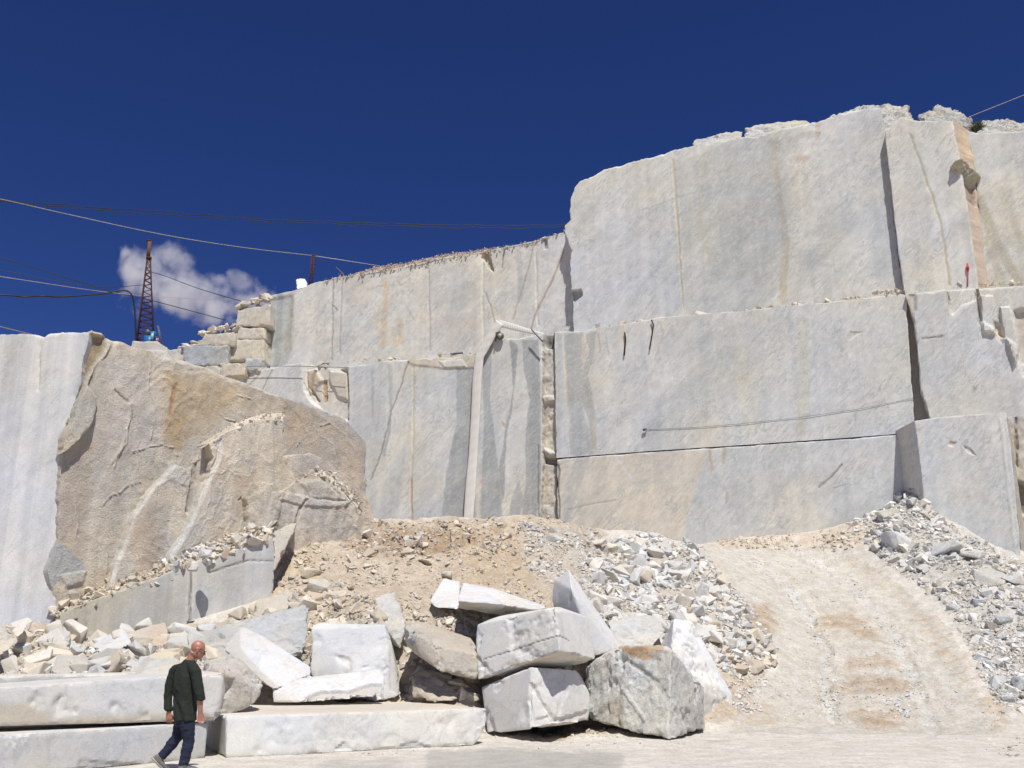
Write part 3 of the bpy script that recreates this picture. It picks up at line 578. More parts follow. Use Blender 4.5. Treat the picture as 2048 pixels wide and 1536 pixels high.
# right middle bench with its broken corner
wall('quarry_wall', 'right middle marble face with a broken stepped corner', [(1812,588),(1900,577),(1965,573),(2048,568),(2250,560)], [(1866,850),(2250,850)], [(1812,588),(1828,640),(1836,700),(1842,780),(1866,850)], [(2250,560),(2250,850)], MP(-.3), W0, res=.055, thick=BK(2), jag=2.5, seed=25, chip=.08,
 layers=[('poly', [(1893,572),(1960,565),(2110,560),(2110,790),(2045,750),(2030,690),(2000,670),(1985,655),(1960,640),(1955,600),(1925,612),(1905,630),(1897,600)], (.66,.64,.58), .9, 3, -.16),
  ('poly', [(1960,590),(1985,590),(1990,668),(1965,662)], (.70,.68,.63), .8, 2, .14), ('poly', [(2000,612),(2018,612),(2040,690),(2030,735),(2008,670)], (.68,.66,.6), .8, 2, .18), ('poly', [(1988,640),(2004,650),(2006,690),(1992,672)], (.66,.52,.36), .6, 2, -.1),
  ('poly', [(2030,620),(2110,600),(2110,740),(2048,725),(2038,660)], (.55,.46,.36), .6, 4, -.2), ('line', [(1955,575),(1956,600),(1960,645)], (.35,.25,.16), .7, 1.6, -.15), ('line', [(1894,578),(1902,625)], (.40,.32,.22), .6, 1.5, -.1),
  ('line', [(1845,678),(1862,675),(1885,672)], (.12,.11,.10), .85, 1.2, -.02), ('line', [(1915,665),(1930,740),(1945,775)], (.55,.47,.34), .5, 1.3, 0), ('poly', [(1948,770),(1953,778),(1946,780)], (.1,.1,.1), .8, 1, 0),
  ('poly', [(1812,588),(1830,588),(1832,620),(1822,640),(1815,610)], (.60,.53,.42), .6, 3, -.1)])
wall('quarry_wall', 'dark cleft beside the right middle face', [(1806,600),(1850,600)], [(1828,870),(1890,870)], [(1806,600),(1816,740),(1828,870)], [(1850,600),(1890,870)], MP(.25), (.40,.36,.30), res=.07, thick=BK(1), jag=1, seed=27, roughness=.1, mat='rough')  # base colour darkened to carry the shadow in the cleft
# squared block face lower right
wall('quarry_wall', 'squared standing marble block at the foot of the right wall', [(1828,842),(1860,836),(1930,830),(2012,824)], [(1856,1125),(1950,1160),(2050,1200)], [(1828,842),(1838,900),(1846,980),(1856,1125)], [(2012,824),(2022,900),(2032,1000),(2050,1200)], MP(-1.5), (.60,.61,.605), res=.036, thick=(-.05, 1.6, 0), jag=1.6, seed=29, chip=.04,
 layers=[('poly', [(1900,883),(1914,885),(1908,893),(1897,890)], cream, .8, 1.5, -.04), ('poly', [(1926,890),(1940,895),(1952,912),(1936,905)], (.68,.66,.60), .8, 1.5, -.04), ('poly', [(1830,840),(1846,838),(1850,870),(1846,930),(1836,880)], (.64,.62,.57), .6, 2, 0), ('line', [(2000,840),(2020,1000),(2035,1140)], (.66,.65,.62), .6, 2.5, .02)])
wall('quarry_wall', 'narrow sawn strip right of the standing block', [(2010,826),(2016,838),(2021,850)], [(2052,1210),(2072,1210)], [(2010,826),(2030,1000),(2052,1210)], [(2021,850),(2040,1000),(2072,1210)], MP(-1.2), (.50,.47,.41), res=.05, thick=(0, 1.3, 0), jag=1.2, roughness=.06, mat='rough', seed=30)
wall('quarry_wall', 'broken cream rock face at the right edge of the view', [(2012,832),(2120,830),(2250,828)], [(2058,1220),(2250,1220)], [(2012,832),(2030,980),(2058,1220)], [(2250,828),(2250,1220)], MP(-.5), (.62,.57,.49), res=.06, thick=(0, 1.0, 0), jag=2, roughness=.25, mat='rough', seed=31, fscale=.8,
 layers=[('poly', [(2022,960),(2080,980),(2080,1040),(2030,1020)], (.2,.17,.14), .7, 6, -.3), ('line', [(2030,835),(2034,930)], (.35,.27,.2), .6, 2, -.1)])
# ---------------------------------------------------------------- left mass: pale sawn face and brown stained face
PB = (-9.98, 21.0, -4.22, 27.0)
wall('quarry_wall', 'pale grey sawn face with vertical streaks, nearest rock on the left', [(-330,680),(-100,676),(0,668),(60,668),(88,674),(96,664),(140,664),(176,666)], [(-330,1340),(104,1340)],
 [(-330,680),(-330,1340)], [(176,666),(172,690),(150,800),(130,880),(120,960),(115,1080),(96,1140),(110,1200),(104,1340)], (-12, 21.0, 0, 21.0), (.63,.635,.635), res=.035, thick=(-.3, 5, 0), jag=3.5, mat='pale', seed=33, chip=.10,
 layers=[('line', [(82,676),(78,720),(74,780)], (.62,.60,.56), .5, 2, -.03), ('poly', [(0,680),(40,675),(30,800),(0,800)], (.52,.52,.50), .4, 16, 0), ('line', [(0,858),(30,920),(50,1000)], (.7,.7,.7), .4, 1.2, 0),
  ('line', [(118,1000),(108,1080),(92,1150),(96,1200)], (.72,.72,.72), .6, 4, 0)])
BT = [(174,670),(186,660),(205,664),(222,680),(250,686),(290,700),(330,716),(370,718),(395,728),(440,746),(500,768),(560,792),(640,815),(690,838),(712,862),(735,885)]
BRK = (.73, .67, .585)
SC = (.70,.66,.58)
bl_layers = [
  ('poly', [(175,665),(215,672),(205,720),(170,800),(140,870),(130,890),(150,780)], (0.461,0.371,0.262), .75, 4, -.1),
  ('poly', [(330,740),(440,760),(470,800),(420,860),(350,900),(330,840)], (.60,.45,.27), .75, 22, 0), ('poly', [(325,835),(370,830),(365,900),(330,905)], (.56,.38,.19), .65, 12, 0), ('line', [(352,770),(345,800),(340,830)], (0.538,0.307,0.141), .7, 3, -.03),
  ('poly', [(240,690),(320,715),(300,860),(240,960),(180,900),(200,800)], (0.602,0.550,0.499), .5, 20, 0),
  ('poly', [(130,900),(200,880),(180,1000),(150,1100),(118,1080)], (0.589,0.461,0.333), .5, 16, 0),
  ('poly', [(565,800),(690,850),(732,900),(730,990),(640,920),(568,900)], (0.602,0.474,0.346), .6, 12, 0),
  ('line', [(220,682),(200,720),(175,765),(172,790)], SC, .9, 4, .04), ('poly', [(172,785),(185,790),(165,830),(150,880),(130,890),(128,875),(150,840),(158,810)], (0.620,0.620,0.602), .85, 3, .10),
  ('line', [(180,800),(170,830),(160,850)], (.68,.64,.57), .8, 3, .05), ('poly', [(145,860),(146,861),(147,862)], (.22,.18,.14), .6, 2, -.1),
  ('line', [(258,810),(255,850),(240,900),(222,925)], SC, .7, 2.2, .03), ('line', [(230,780),(256,805)], (.2,.17,.13), .5, 1.5, -.03), ('line', [(175,925),(190,915),(188,900)], SC, .7, 2, .02),
  ('line', [(568,800),(600,835),(620,880)], (.40,.33,.26), .5, .8, 0),
  ('poly', [(95,1105),(118,1085),(150,1110),(172,1140),(150,1150),(120,1160),(92,1175)], (0.538,0.576,0.602), .9, 1.2, 0), ('poly', [(118,1150),(172,1142),(165,1165),(130,1175)], (.66,.65,.62), .8, 3, .05),
  ('line', [(706,862),(732,905),(730,1000)], (0.512,0.512,0.486), .5, 5, 0)]
for ln, hw in [([(215,690),(205,715),(190,735),(176,770)],2.2), ([(300,720),(296,780),(310,830),(300,880)],.9), ([(258,812),(262,835),(250,860),(252,885),(238,905),(226,935)],1.6), ([(205,1010),(222,990),(240,985),(258,968),(282,962)],1.2),
  ([(262,905),(300,893),(322,890),(345,895)],1.2), ([(430,820),(450,838),(470,840)],1.0), ([(620,830),(640,870),(668,890),(676,925)],1.1), ([(150,1000),(158,1040),(150,1075)],1.0), ([(470,790),(500,800),(530,825),(560,830)],1.0), ([(590,860),(600,880),(590,895)],1.0),
  ([(200,1080),(215,1110),(210,1150)],1.3), ([(640,850),(660,845),(690,870),(712,905)],1.0)]:
    bl_layers.append(('line', ln, (.80,.76,.68), .75, hw, .02)); bl_layers.append(('line', [(x + hw * 1.8, y + 2) for x, y in ln], (.36,.30,.23), .4, hw * .7, -.01))
bl_layers.append(('poly', [(172,668),(214,672),(206,705),(188,735),(172,760),(150,800),(138,860),(130,880),(150,780)], (.40,.32,.225), .8, 3, -.05))
bl_layers.append(('poly', [(395,735),(560,795),(600,840),(540,830),(440,790)], (.60,.47,.31), .4, 16, 0))
for k in range(9):   # curved shell marks
    cx, cy, rr = [(450,860,60),(480,900,80),(640,880,40),(300,930,60),(250,1060,50),(420,1050,60),(230,950,40),(660,930,60),(600,1010,50)][k]
    a0 = [.2,.1,-.6,.3,-.2,.2,.1,-.8,0][k]
    bl_layers.append(('line', [(cx + rr * math.cos(a0 + t * .25), cy - rr * .6 * math.sin(a0 + t * .25)) for t in range(6)], (0.620,0.620,0.538), .35, 1.2, .0))
wall('quarry_wall', 'brown stained broken rock face with pale diagonal steps on the left', BT, [(96,1340),(770,1200)], [(174,670),(172,690),(150,800),(130,880),(120,960),(115,1080),(96,1140),(106,1200),(96,1340)],
 [(735,885),(733,940),(735,1000),(750,1045),(770,1200)], PB, BRK, res=.035, thick=(-3.0, 2.4, 0), jag=3, mat='brown', seed=35, amp=.07, chip=.12, warp=4, roughness=.03, flow=1.0, layers=bl_layers, colvar=.22)
PBP = lambda o: (PB[0] - .721 * o, PB[1] + .692 * o, PB[2] - .721 * o, PB[3] + .692 * o)
bk = lambda d: (-.721 * d, .692 * d, 0)
BR2 = (.72, .665, .59)
sw = lambda pts, c=(.62,.47,.33), al=.5, fe=12: ('poly', pts, c, al, fe, 0)
def slab(label, top, bot, left, right, o, seed, base=BR2, rough=.02, L=(), **k):
    wall('quarry_wall', label, top, bot, left, right, PBP(-o), base, res=.034, thick=bk(o + .15), jag=3.2, mat='brown', seed=seed, amp=.05, chip=.07, warp=4, roughness=rough, layers=list(L), colvar=.2, flow=.8, **k)
slab('middle brown slab of the left face between the two pale diagonal steps', [(352,928),(366,934),(378,944),(392,925),(404,893),(440,870)], [(196,1330),(420,1330)], [(352,928),(330,955),(300,985),(272,1030),(256,1068),(238,1120),(220,1170),(196,1330)], [(440,870),(450,960),(440,1100),(420,1330)], .30, 51,
  L=[('line', [(352,928),(330,955),(300,985),(272,1030),(256,1068),(238,1120),(220,1170),(200,1300)], (.88,.86,.81), .95, 3.0, -.03), ('poly', [(352,928),(372,940),(392,962),(375,975),(340,962),(310,978)], (.74,.71,.65), .85, 2, .02), ('line', [(390,930),(388,960),(382,990),(374,1020)], (.40,.35,.29), .6, 4, -.08), sw([(260,1060),(300,1010),(330,1100),(280,1180)])])  # first line layer: sunlit rim of the step, painted nearly white
slab('large brown slab of the left face with a rubble topped ledge', [(418,886),(440,870),(470,856),(520,842),(566,838)], [(290,1330),(640,1330)], [(418,886),(428,915),(420,955),(400,1000),(384,1040),(366,1075),(345,1110),(320,1170),(290,1330)], [(566,838),(568,875),(567,913),(595,960),(620,1050),(640,1330)], .62, 52,
  L=[('line', [(442,876),(436,915),(420,955),(400,1000),(384,1040),(366,1075),(345,1110),(320,1170)], (.88,.86,.81), .95, 4.5, -.04), sw([(470,960),(520,930),(530,1000),(470,1040)]), ('line', [(516,880),(512,920),(500,952),(470,950),(458,940)], (.76,.72,.64), .7, 1.4, .015), ('line', [(546,845),(548,930),(546,1010)], (.46,.40,.33), .4, 1, 0), ('line', [(478,1000),(492,990),(497,1012),(503,1042)], (.20,.17,.13), .8, 1.4, -.04),  # first line layer: sunlight on the step's left rim, put into the colour
   ('line', [(455,1060),(470,1030),(480,1000)], (.76,.70,.6), .5, 1.3, .01), ('line', [(500,905),(530,900),(560,885)], (.60,.54,.46), .5, 1.2, 0)])
slab('right hand brown slab of the left face below the notch', [(560,912),(600,908),(620,905),(660,925),(700,960),(738,1000)], [(540,1330),(780,1330)], [(560,912),(556,1000),(540,1330)], [(738,1000),(752,1050),(780,1330)], .34, 53, base=(.69,.61,.52),
  L=[sw([(620,930),(690,960),(700,1010),(620,980)], (.6,.46,.33), .4)])
slab('low broken slabs at the foot of the brown face beside the mound', [(498,968),(520,962),(546,968),(566,984),(596,962),(625,952),(650,955)], [(470,1330),(760,1330)], [(498,968),(492,992),(500,1040),(470,1330)], [(650,955),(680,985),(712,1012),(752,1052),(760,1330)], .85, 54, rough=.11,
  L=[('poly', [(545,985),(566,984),(556,1060),(528,1060)], (.74,.68,.58), .6, 3, .05), ('poly', [(566,984),(640,1000),(700,1004),(690,1014),(610,1012),(560,1000)], (.76,.73,.67), .8, 2.5, .04), ('poly', [(600,965),(640,958),(690,1000),(620,995)], (.74,.70,.62), .6, 3, .05), ('line', [(590,1050),(600,1020),(612,1000)], (.35,.3,.25), .6, 1.6, -.05)])
slab('narrow pale shell of rock at the upper left of the brown face', [(176,770),(188,784),(196,792)], [(124,906),(134,900)], [(176,770),(160,800),(150,835),(132,875),(124,906)], [(196,792),(192,825),(176,860),(158,880),(134,900)], .22, 55, base=(.72,.67,.58), rough=.08)
# low sawn wall under the rubble ledge
wall('low_sawn_wall', 'low grey sawn wall under the sloping rubble ledge', [(112,1230),(200,1196),(300,1160),(400,1120),(500,1088),(546,1074)], [(112,1320),(545,1320)], [(112,1230),(112,1320)], [(546,1074),(548,1120),(545,1320)], (-9.9, 20.5, -5.3, 22.2), (.56,.545,.50), res=.035, thick=(-.35, .9, 0), jag=2.5, mat='pale', seed=37, chip=.06,
 layers=[('line', [(383,1130),(381,1200),(378,1290)], (.20,.18,.15), .8, 1.5, -.04), ('line', [(386,1130),(384,1290)], (.68,.64,.56), .6, 1.2, 0), ('poly', [(150,1215),(172,1205),(172,1290),(152,1290)], (.40,.40,.37), .5, 5, -.05), ('line', [(152,1240),(156,1290)], (.3,.28,.25), .6, 2, -.03),
  ('line', [(420,1145),(470,1128),(500,1120),(545,1122)], (.15,.13,.11), .7, 1.2, -.02), ('poly', [(490,1100),(540,1090),(540,1180),(500,1180)], (.43,.45,.46), .5, 10, 0), ('poly', [(290,1190),(370,1170),(370,1290),(300,1290)], (.46,.42,.36), .5, 14, 0)])
# sloping dirt ledge behind the low wall
def strip(name, front, back, mat, base, n=140, m=14, amp=.06, label=None, kind='structure'):
    t = np.linspace(0, 1, n); s = np.linspace(0, 1, m)
    f = resample3(front, t); b = resample3(back, t)
    P = f[None] * (1 - s[:, None, None]) + b[None] * s[:, None, None]
    P[..., 2] += amp * (fbm(P * 1.5, 4) + .5 * fbm(P * 6, 3)) * 1.5 * np.sin(np.pi * np.clip(s * .9 + .05, 0, 1))[:, None] + 0
    col = np.zeros(P.shape); col[...] = base; col *= (1 + .25 * fbm(P * 1.2, 4))[..., None]
    idx = np.arange(n * m).reshape(m, n); Q = np.stack([idx[:-1, :-1], idx[:-1, 1:], idx[1:, 1:], idx[1:, :-1]], -1).reshape(-1, 4)
    o = mk(name, P.reshape(-1, 3), Q, M[mat], col.reshape(-1, 3), loc=(0, 0, 0)); tag(o, label=label, kind=kind); return P
def resample3(pts, t):
    pts = np.array(pts, float); L = np.concatenate([[0], np.cumsum(np.linalg.norm(np.diff(pts, axis=0), axis=1))]); L /= L[-1]
    return np.stack([np.interp(t, L, pts[:, i]) for i in range(3)], -1)
def opl(pts, pl, off=0):
    q, n = on_plane(*np.array(pts, float).T, pl); return q - n * off
PS = (-9.9, 20.5, -5.3, 22.2)
LEDGE = strip('rubble_ledge', opl([(112,1231),(200,1197),(300,1161),(400,1121),(500,1089),(546,1075)], PS, .05), opl([(112,1215),(200,1175),(300,1130),(400,1082),(480,1050),(550,1032)], PB, .25), 'dirt', (.58,.50,.39), amp=.05)
LEDGE2 = strip('rubble_ledge', opl([(404,896),(440,878),(470,859),(520,845),(568,842)], PBP(-.62), .03), opl([(404,886),(440,862),(475,843),(520,829),(566,826)], PB, -.02), 'dirt', (.64,.58,.49), amp=.03, n=80)
LEDGE3 = strip('rubble_ledge', opl([(596,964),(625,955),(652,957),(684,988),(716,1016)], PBP(-.85), .03), opl([(604,955),(630,943),(660,944),(694,972),(720,1005)], PBP(-.35), -.02), 'dirt', (.66,.62,.55), amp=.04, n=60)
# debris bank on top of the upper middle bench
BANK = strip('debris_bank', opl([(650,563),(668,558),(767,543),(850,527),(867,521),(967,506),(1071,484),(1140,464)], MP(1.2), -.01), opl([(660,556),(700,538),(737,523),(808,512),(867,499),(933,489),(1042,478),(1071,466),(1140,450)], MP(1.2), .9), 'dirt', (.50,.40,.33), amp=.08, n=220)
strip('debris_bank', opl([(1200,345),(1260,327),(1340,305),(1400,292)], MP(.5), .15), opl([(1200,338),(1250,322),(1340,296),(1400,286)], MP(.5), 1.8), 'dirt', (.50,.43,.37), amp=.06, n=80)
# terrace behind, carrying the tower
x0, x1, y0, y1 = -40, -10.5, 47.5, 80
tx = np.linspace(x0, x1, 120); ty = np.linspace(y0, y1, 70); TX, TY = np.meshgrid(tx, ty)
TZ = np.interp(TX, [-40, -22, -19.5, -17, -14.8, -12.8, -11.5, -10.5], [14.2, 14.4, 15.9, 16.8, 17.7, 19.0, 19.6, 20.0]) + (TY - 47.5) * .02 + 5.6 * np.exp(-(((TX + 24.2) / 1.9) ** 4 + ((TY - 60) / 3.0) ** 4)) + .25 * fbm(np.stack([TX * .5, TY * .5, TX * 0], -1), 4)
TP = np.stack([TX, TY, TZ], -1); fr_ = TP[0].copy(); fr_[:, 2] = 5; fr_[:, 1] -= .6; TP = np.concatenate([fr_[None], TP])
_i = np.arange(TP.shape[0] * 120).reshape(TP.shape[0], 120); _q = np.stack([_i[:-1, :-1], _i[:-1, 1:], _i[1:, 1:], _i[1:, :-1]], -1).reshape(-1, 4)
_c = np.zeros(TP.shape); _c[...] = (.60, .53, .45); _c *= (1 + .2 * fbm(TP * .8, 4))[..., None]
tag(mk('upper_terrace', TP.reshape(-1, 3), _q, M['dirt'], _c.reshape(-1, 3), loc=(0, 0, 0)), kind='structure')
# ---------------------------------------------------------------- marble blocks and boulders
def hull_mesh(pts, voxel):
    bm = bmesh.new()
    for p in pts: bm.verts.new(p)
    r = bmesh.ops.convex_hull(bm, input=bm.verts)
    dead = {g for g in r['geom_interior'] if isinstance(g, bmesh.types.BMVert)} | {g for g in r['geom_unused'] if isinstance(g, bmesh.types.BMVert)}
    bmesh.ops.delete(bm, geom=list(dead), context='VERTS')
    bmesh.ops.dissolve_limit(bm, angle_limit=R(3), verts=bm.verts, edges=bm.edges)
    bmesh.ops.recalc_face_normals(bm, faces=bm.faces)
    planes = [(np.array(f.normal), float(f.normal.dot(f.calc_center_median()))) for f in bm.faces]
    me = bpy.data.meshes.new('tmp'); bm.to_mesh(me); bm.free()
    o = bpy.data.objects.new('tmp', me); C.objects.link(o)
    m = o.modifiers.new('r', 'REMESH'); m.mode = 'VOXEL'; m.voxel_size = voxel; m.adaptivity = 0
    dg = bpy.context.evaluated_depsgraph_get(); ev = o.evaluated_get(dg); me2 = ev.to_mesh()
    V = np.empty(len(me2.vertices) * 3, np.float32); me2.vertices.foreach_get('co', V); V = V.reshape(-1, 3).astype(float)
    N = np.empty(len(me2.vertices) * 3, np.float32); me2.vertices.foreach_get('normal', N); N = N.reshape(-1, 3).astype(float)
    F = np.array([tuple(p.vertices) for p in me2.polygons if len(p.vertices) == 4], dtype=np.int32)
    ev.to_mesh_clear(); bpy.data.objects.remove(o); bpy.data.meshes.remove(me)
    return V, N, F, planes
def block(label, pts, base=WHT, voxel=.035, amp=.012, rough=.0, chip=.05, layers=(), mat='block', seed=0, name='marble_block', cat='marble block', group=None, fs=1.0, shift=None, warp=2.5):
    P = [gy(*p) if not isinstance(p, Vector) else p for p in pts]
    V, N, F, planes = hull_mesh(P, voxel)
    if seed == 0: seed = len(bpy.data.objects) * 1.37
    D = np.stack([c - V @ n for n, c in planes], -1); D = np.abs(D); D.sort(axis=1)
    d2 = D[:, 1]; d3 = D[:, 2] if D.shape[1] > 2 else d2
    q = V + seed
    cw_ = chip * 1.25 * np.clip(.1 + 1.6 * fbm(q * 1.9, 4) + 1.1 * frac(q * 4.2, 2), 0, 2.3) + .004
    dis = -np.clip(cw_ - d2, 0, None) * .75 - np.clip(cw_ * 1.2 - d3, 0, None) * .4
    disp = amp * (fbm(q * .7, 3) * .7 + .45 * frac(q * 2.2, 2))
    if rough: disp = disp + rough * (frac(q * 1.7 * fs, 3) * 1.9 + fbm(q * 5 * fs, 3) * .25)
    X, Y = to_px(V)
    col = np.zeros(V.shape); col[...] = np.minimum(np.array(base) * (1.07 if name == 'marble_block' else 1.0), .76)
    col *= (1 + .16 * fbm(q * .8, 4) + .06 * fbm(q * np.array([5, 5, 1.5]), 3))[:, None]
    kc = np.clip(fbm(q * .7 + 40, 3), -.3, .5) * .16; col *= np.stack([1 + kc * .5, 1 + kc * .1, 1 - kc * .8], -1)
    fresh = np.clip((cw_ - d2) / .05, 0, 1) * .25; col = col + (np.array([.70, .69, .66]) - col) * fresh[:, None]
    dust = sst(.55, .9, N[:, 2]) * np.clip(.45 + 1.2 * fbm(q * 2.2 + 7, 4), 0, 1) * .6; col = col + (np.array([.64, .57, .47]) - col) * dust[:, None]
    low = sst(.22, .02, V[:, 2] - V[:, 2].min()) * .35 * np.clip(.5 + 2 * fbm(q * 3, 3), 0, 1); col = col + (np.array([.60, .53, .43]) - col) * low[:, None]
    vn = np.abs(fbm(q * np.array([.9, .9, 1.6]) + 60, 4)); col *= (1 - .13 * (1 - sst(0, .035, vn)))[:, None]
    if layers:
        c2 = col.copy(); dd = np.zeros(len(V)); layers_apply(c2, dd, X, Y, q, layers, warp)
        view = V - np.array([0, 0, CZ]); vis = (N * view).sum(1) < 0.05 * np.linalg.norm(view, axis=1)
        col[vis] = c2[vis]; disp[vis] += dd[vis]
    V = V + N * (disp + dis)[:, None]
    o = mk(name, V, F, M[mat], col, smooth=True, loc=(V[:, 0].mean(), V[:, 1].mean(), V[:, 2].min()), sharp=24)
    tag(o, label, cat, group); return o
def off(p, v): return gy(*p) + Vector(v)
# --- stack of slabs in front left
a = gz(412, 1516, 0); b_ = Vector((-8.2, 10.45, 0)); dirv = (b_ - a).normalized(); nrm = Vector((-dirv.y, dirv.x, 0))
if nrm.y < 0: nrm = -nrm
h1 = .50
pts = [a, a + Vector((0, 0, h1)), b_, b_ + Vector((0, 0, h1 + .05)), a + nrm * 2.2, a + nrm * 2.2 + Vector((0, 0, h1)), b_ + nrm * 2.2, b_ + nrm * 2.2 + Vector((0, 0, h1))]
LSB = block('lowest long sawn slab on the yard at far left, behind the walking man', pts, base=(.57,.57,.565), voxel=.035, chip=.05, amp=.012, name='marble_slab', cat='marble slab', group='long sawn slabs lying on the yard',
 layers=[('line', [(12,1490),(22,1475),(28,1495),(40,1470),(46,1490),(58,1468)], (.76,.76,.75), .7, 1.5, .006), ('poly', [(160,1520),(280,1528),(250,1545),(150,1545)], (.48,.48,.47), .6, 3, -.02)])
q0 = gy(438, 1441, 14.85); q1 = gy(0, 1453, 13.0); q1 = q0 + (q1 - q0) * 1.35
t0 = gy(446, 1346, 14.95); t1 = gy(0, 1374, 12.95); t1 = t0 + (t1 - t0) * 1.35
mid = gy(330, 1438, 14.0)
nr = Vector((-.55, .83, 0))
pts = [q0, q1, t0, t1, q0 + nr * 1.1, t0 + nr * 1.2 + Vector((0,0,.02)), q1 + nr * 1.2, t1 + nr * 1.2, off((452,1385,15.1), (0,0,0))]
block('upper long slab with yellowish lower edge, lying on another slab behind the man', pts, base=(.61,.605,.585), chip=.07, amp=.012, name='marble_slab', cat='marble slab', group='long sawn slabs lying on the yard',
 layers=[('poly', [(-40,1410),(60,1405),(110,1440),(330,1425),(430,1436),(430,1450),(-40,1470)], (.62,.55,.43), .7, 6, 0), ('poly', [(446,1346),(455,1385),(430,1440),(420,1440),(440,1390)], (.50,.48,.45), .5, 3, 0)])  # last patch: shading of the right end face, painted in
c0 = gy(262, 1347, 15.6); c1 = gy(0, 1352, 14.6); c1 = c0 + (c1 - c0) * 1.5
pts = [c0, c1, c0 + Vector((0,0,-.3)), c1 + Vector((0,0,-.3)), c0 + Vector((-.2,1.0,0)), c1 + Vector((-.2,1.0,0)), c0 + Vector((-.2,1.0,-.3)), c1 + Vector((-.2,1.0,-.3))]
block('thin pale slab lying behind the upper long slab at far left', pts, base=WHT, chip=.04, name='marble_slab', cat='marble slab', group='long sawn slabs lying on the yard')
# long slab, centre front
A0 = gz(452, 1516, 0); B0 = gz(966, 1490, 0); A1 = gz(452, 1432, .58); B1 = gz(977, 1417, .57)
e = (B0 - A0).normalized(); nn = Vector((-e.y, e.x, 0))
pts = [A0, B0 - e * .12, A1, B1, A1 + nn * 2.9, B1 + nn * 2.4 - e * .3, A0 + nn * 2.9, B0 + nn * 2.4, gy(974,1450,B0.y + .1)]
block('long low sawn slab on the yard with dusty top, right of the walking man', pts, base=(.63,.63,.615), voxel=.035, chip=.05, amp=.012, name='marble_slab', cat='marble slab', group='long sawn slabs lying on the yard',
 layers=[('poly', [(500,1412),(760,1404),(900,1400),(930,1412),(700,1425),(520,1428)], (.60,.51,.40), .6, 8, .01), ('line', [(480,1424),(700,1420),(960,1410)], (.60,.52,.42), .6, 3, 0), ('poly', [(800,1490),(830,1482),(860,1494),(850,1500),(800,1500)], (.52,.53,.53), .7, 2, -.03),
  ('poly', [(668,1500),(690,1484),(706,1500)], (.53,.53,.52), .7, 2, -.03), ('poly', [(800,1440),(806,1440),(806,1500),(800,1500)], (.70,.70,.69), .5, 2, .005), ('poly', [(735,1425),(750,1425),(745,1440)], (.72,.72,.71), .6, 2, 0)])
# --- centre stack
block('sawn block under the tilted grooved block, right of the long low slab', [(963,1374,18.5),(1062,1334,17.65),(1150,1340,18.3),(1161,1348,18.5),(1180,1390,18.6),(1177,1444,18.5),(1108,1449,17.7),(1062,1458,17.5),(975,1468,18.3),(970,1400,18.4),
   (1000,1360,20.6),(1150,1345,20.6),(1175,1440,20.6),(985,1455,20.4)], base=(.60,.60,.595), chip=.05, voxel=.03,
 amp=.008, layers=[('poly', [(1062,1365),(1072,1370),(1090,1405),(1112,1438),(1175,1420),(1178,1445),(1108,1450),(1062,1459),(1058,1400)], (.70,.69,.67), .8, 2.5, -.05), ('poly', [(1062,1380),(1085,1400),(1100,1430),(1070,1440)], (.66,.64,.60), .6, 3, .03)], warp=5)
block('big tilted block with a straight saw groove, lying on top of another block', [(955,1249,18.6),(984,1237,18.7),(1109,1214,17.5),(1120,1302,17.35),(956,1359,18.4),(951,1275,18.6),(1175,1234,18.5),(1191,1320,18.4),(1124,1337,19.4),(1050,1333,19.6),
   (1000,1232,19.8),(1120,1214,19.6),(960,1250,19.6),(1185,1300,19.4)], base=(.62,.62,.61), chip=.07, voxel=.025,
 layers=[('line', [(966,1319),(1040,1296),(1117,1272),(1138,1281)], (.22,.22,.22), .9, .7, -.012), ('poly', [(1000,1330),(1120,1303),(1190,1318),(1190,1330),(1130,1312),(1050,1340)], (.62,.54,.43), .6, 3, 0), ('line', [(1000,1262),(1113,1238)], (.56,.57,.58), .3, 12, 0)])
# big boulder with rusty top
block('huge squared boulder with rusty orange top and rough left side, standing on the yard', [(1173,1331,19.6),(1212,1304,19.3),(1241,1291,18.8),(1323,1293,18.7),(1342,1301,17.9),(1409,1374,18.9),(1411,1458,19.1),(1355,1475,17.75),(1335,1479,17.65),(1249,1459,18.4),(1181,1438,19.3),(1170,1388,19.7),
   (1230,1300,20.6),(1335,1296,20.3),(1405,1376,20.6),(1405,1440,20.6),(1200,1420,20.9),(1180,1340,20.8)], base=(.73,.715,.67), mat='rough', rough=.055, chip=.10, amp=.03, voxel=.025, fs=1.5,
 layers=[('flat', [(1343,1296),(1425,1374),(1425,1470),(1358,1484),(1338,1476),(1343,1400)]), ('poly', [(1344,1300),(1412,1374),(1412,1462),(1358,1478),(1338,1470),(1342,1400)], (.58,.58,.565), .95, 2, -.02), ('poly', [(1236,1292),(1330,1293),(1325,1305),(1290,1320),(1255,1312)], (.58,.36,.18), .8, 4, 0), ('poly', [(1255,1294),(1300,1294),(1285,1304),(1260,1302)], (.44,.27,.15), .6, 3, 0),
  ('poly', [(1180,1340),(1220,1310),(1240,1330),(1210,1370),(1180,1400)], (.66,.65,.61), .5, 5, 0), ('line', [(1255,1330),(1240,1370),(1260,1400),(1290,1440)], (.68,.66,.61), .6, 3, .02), ('line', [(1250,1320),(1300,1350),(1335,1400)], (.46,.45,.41), .4, 4, -.02),
  ('poly', [(1185,1400),(1240,1400),(1260,1455),(1185,1440)], (.56,.49,.39), .5, 10, 0), ('poly', [(1300,1300),(1342,1300),(1342,1340),(1310,1330)], (.66,.65,.62), .6, 4, 0)], warp=4)
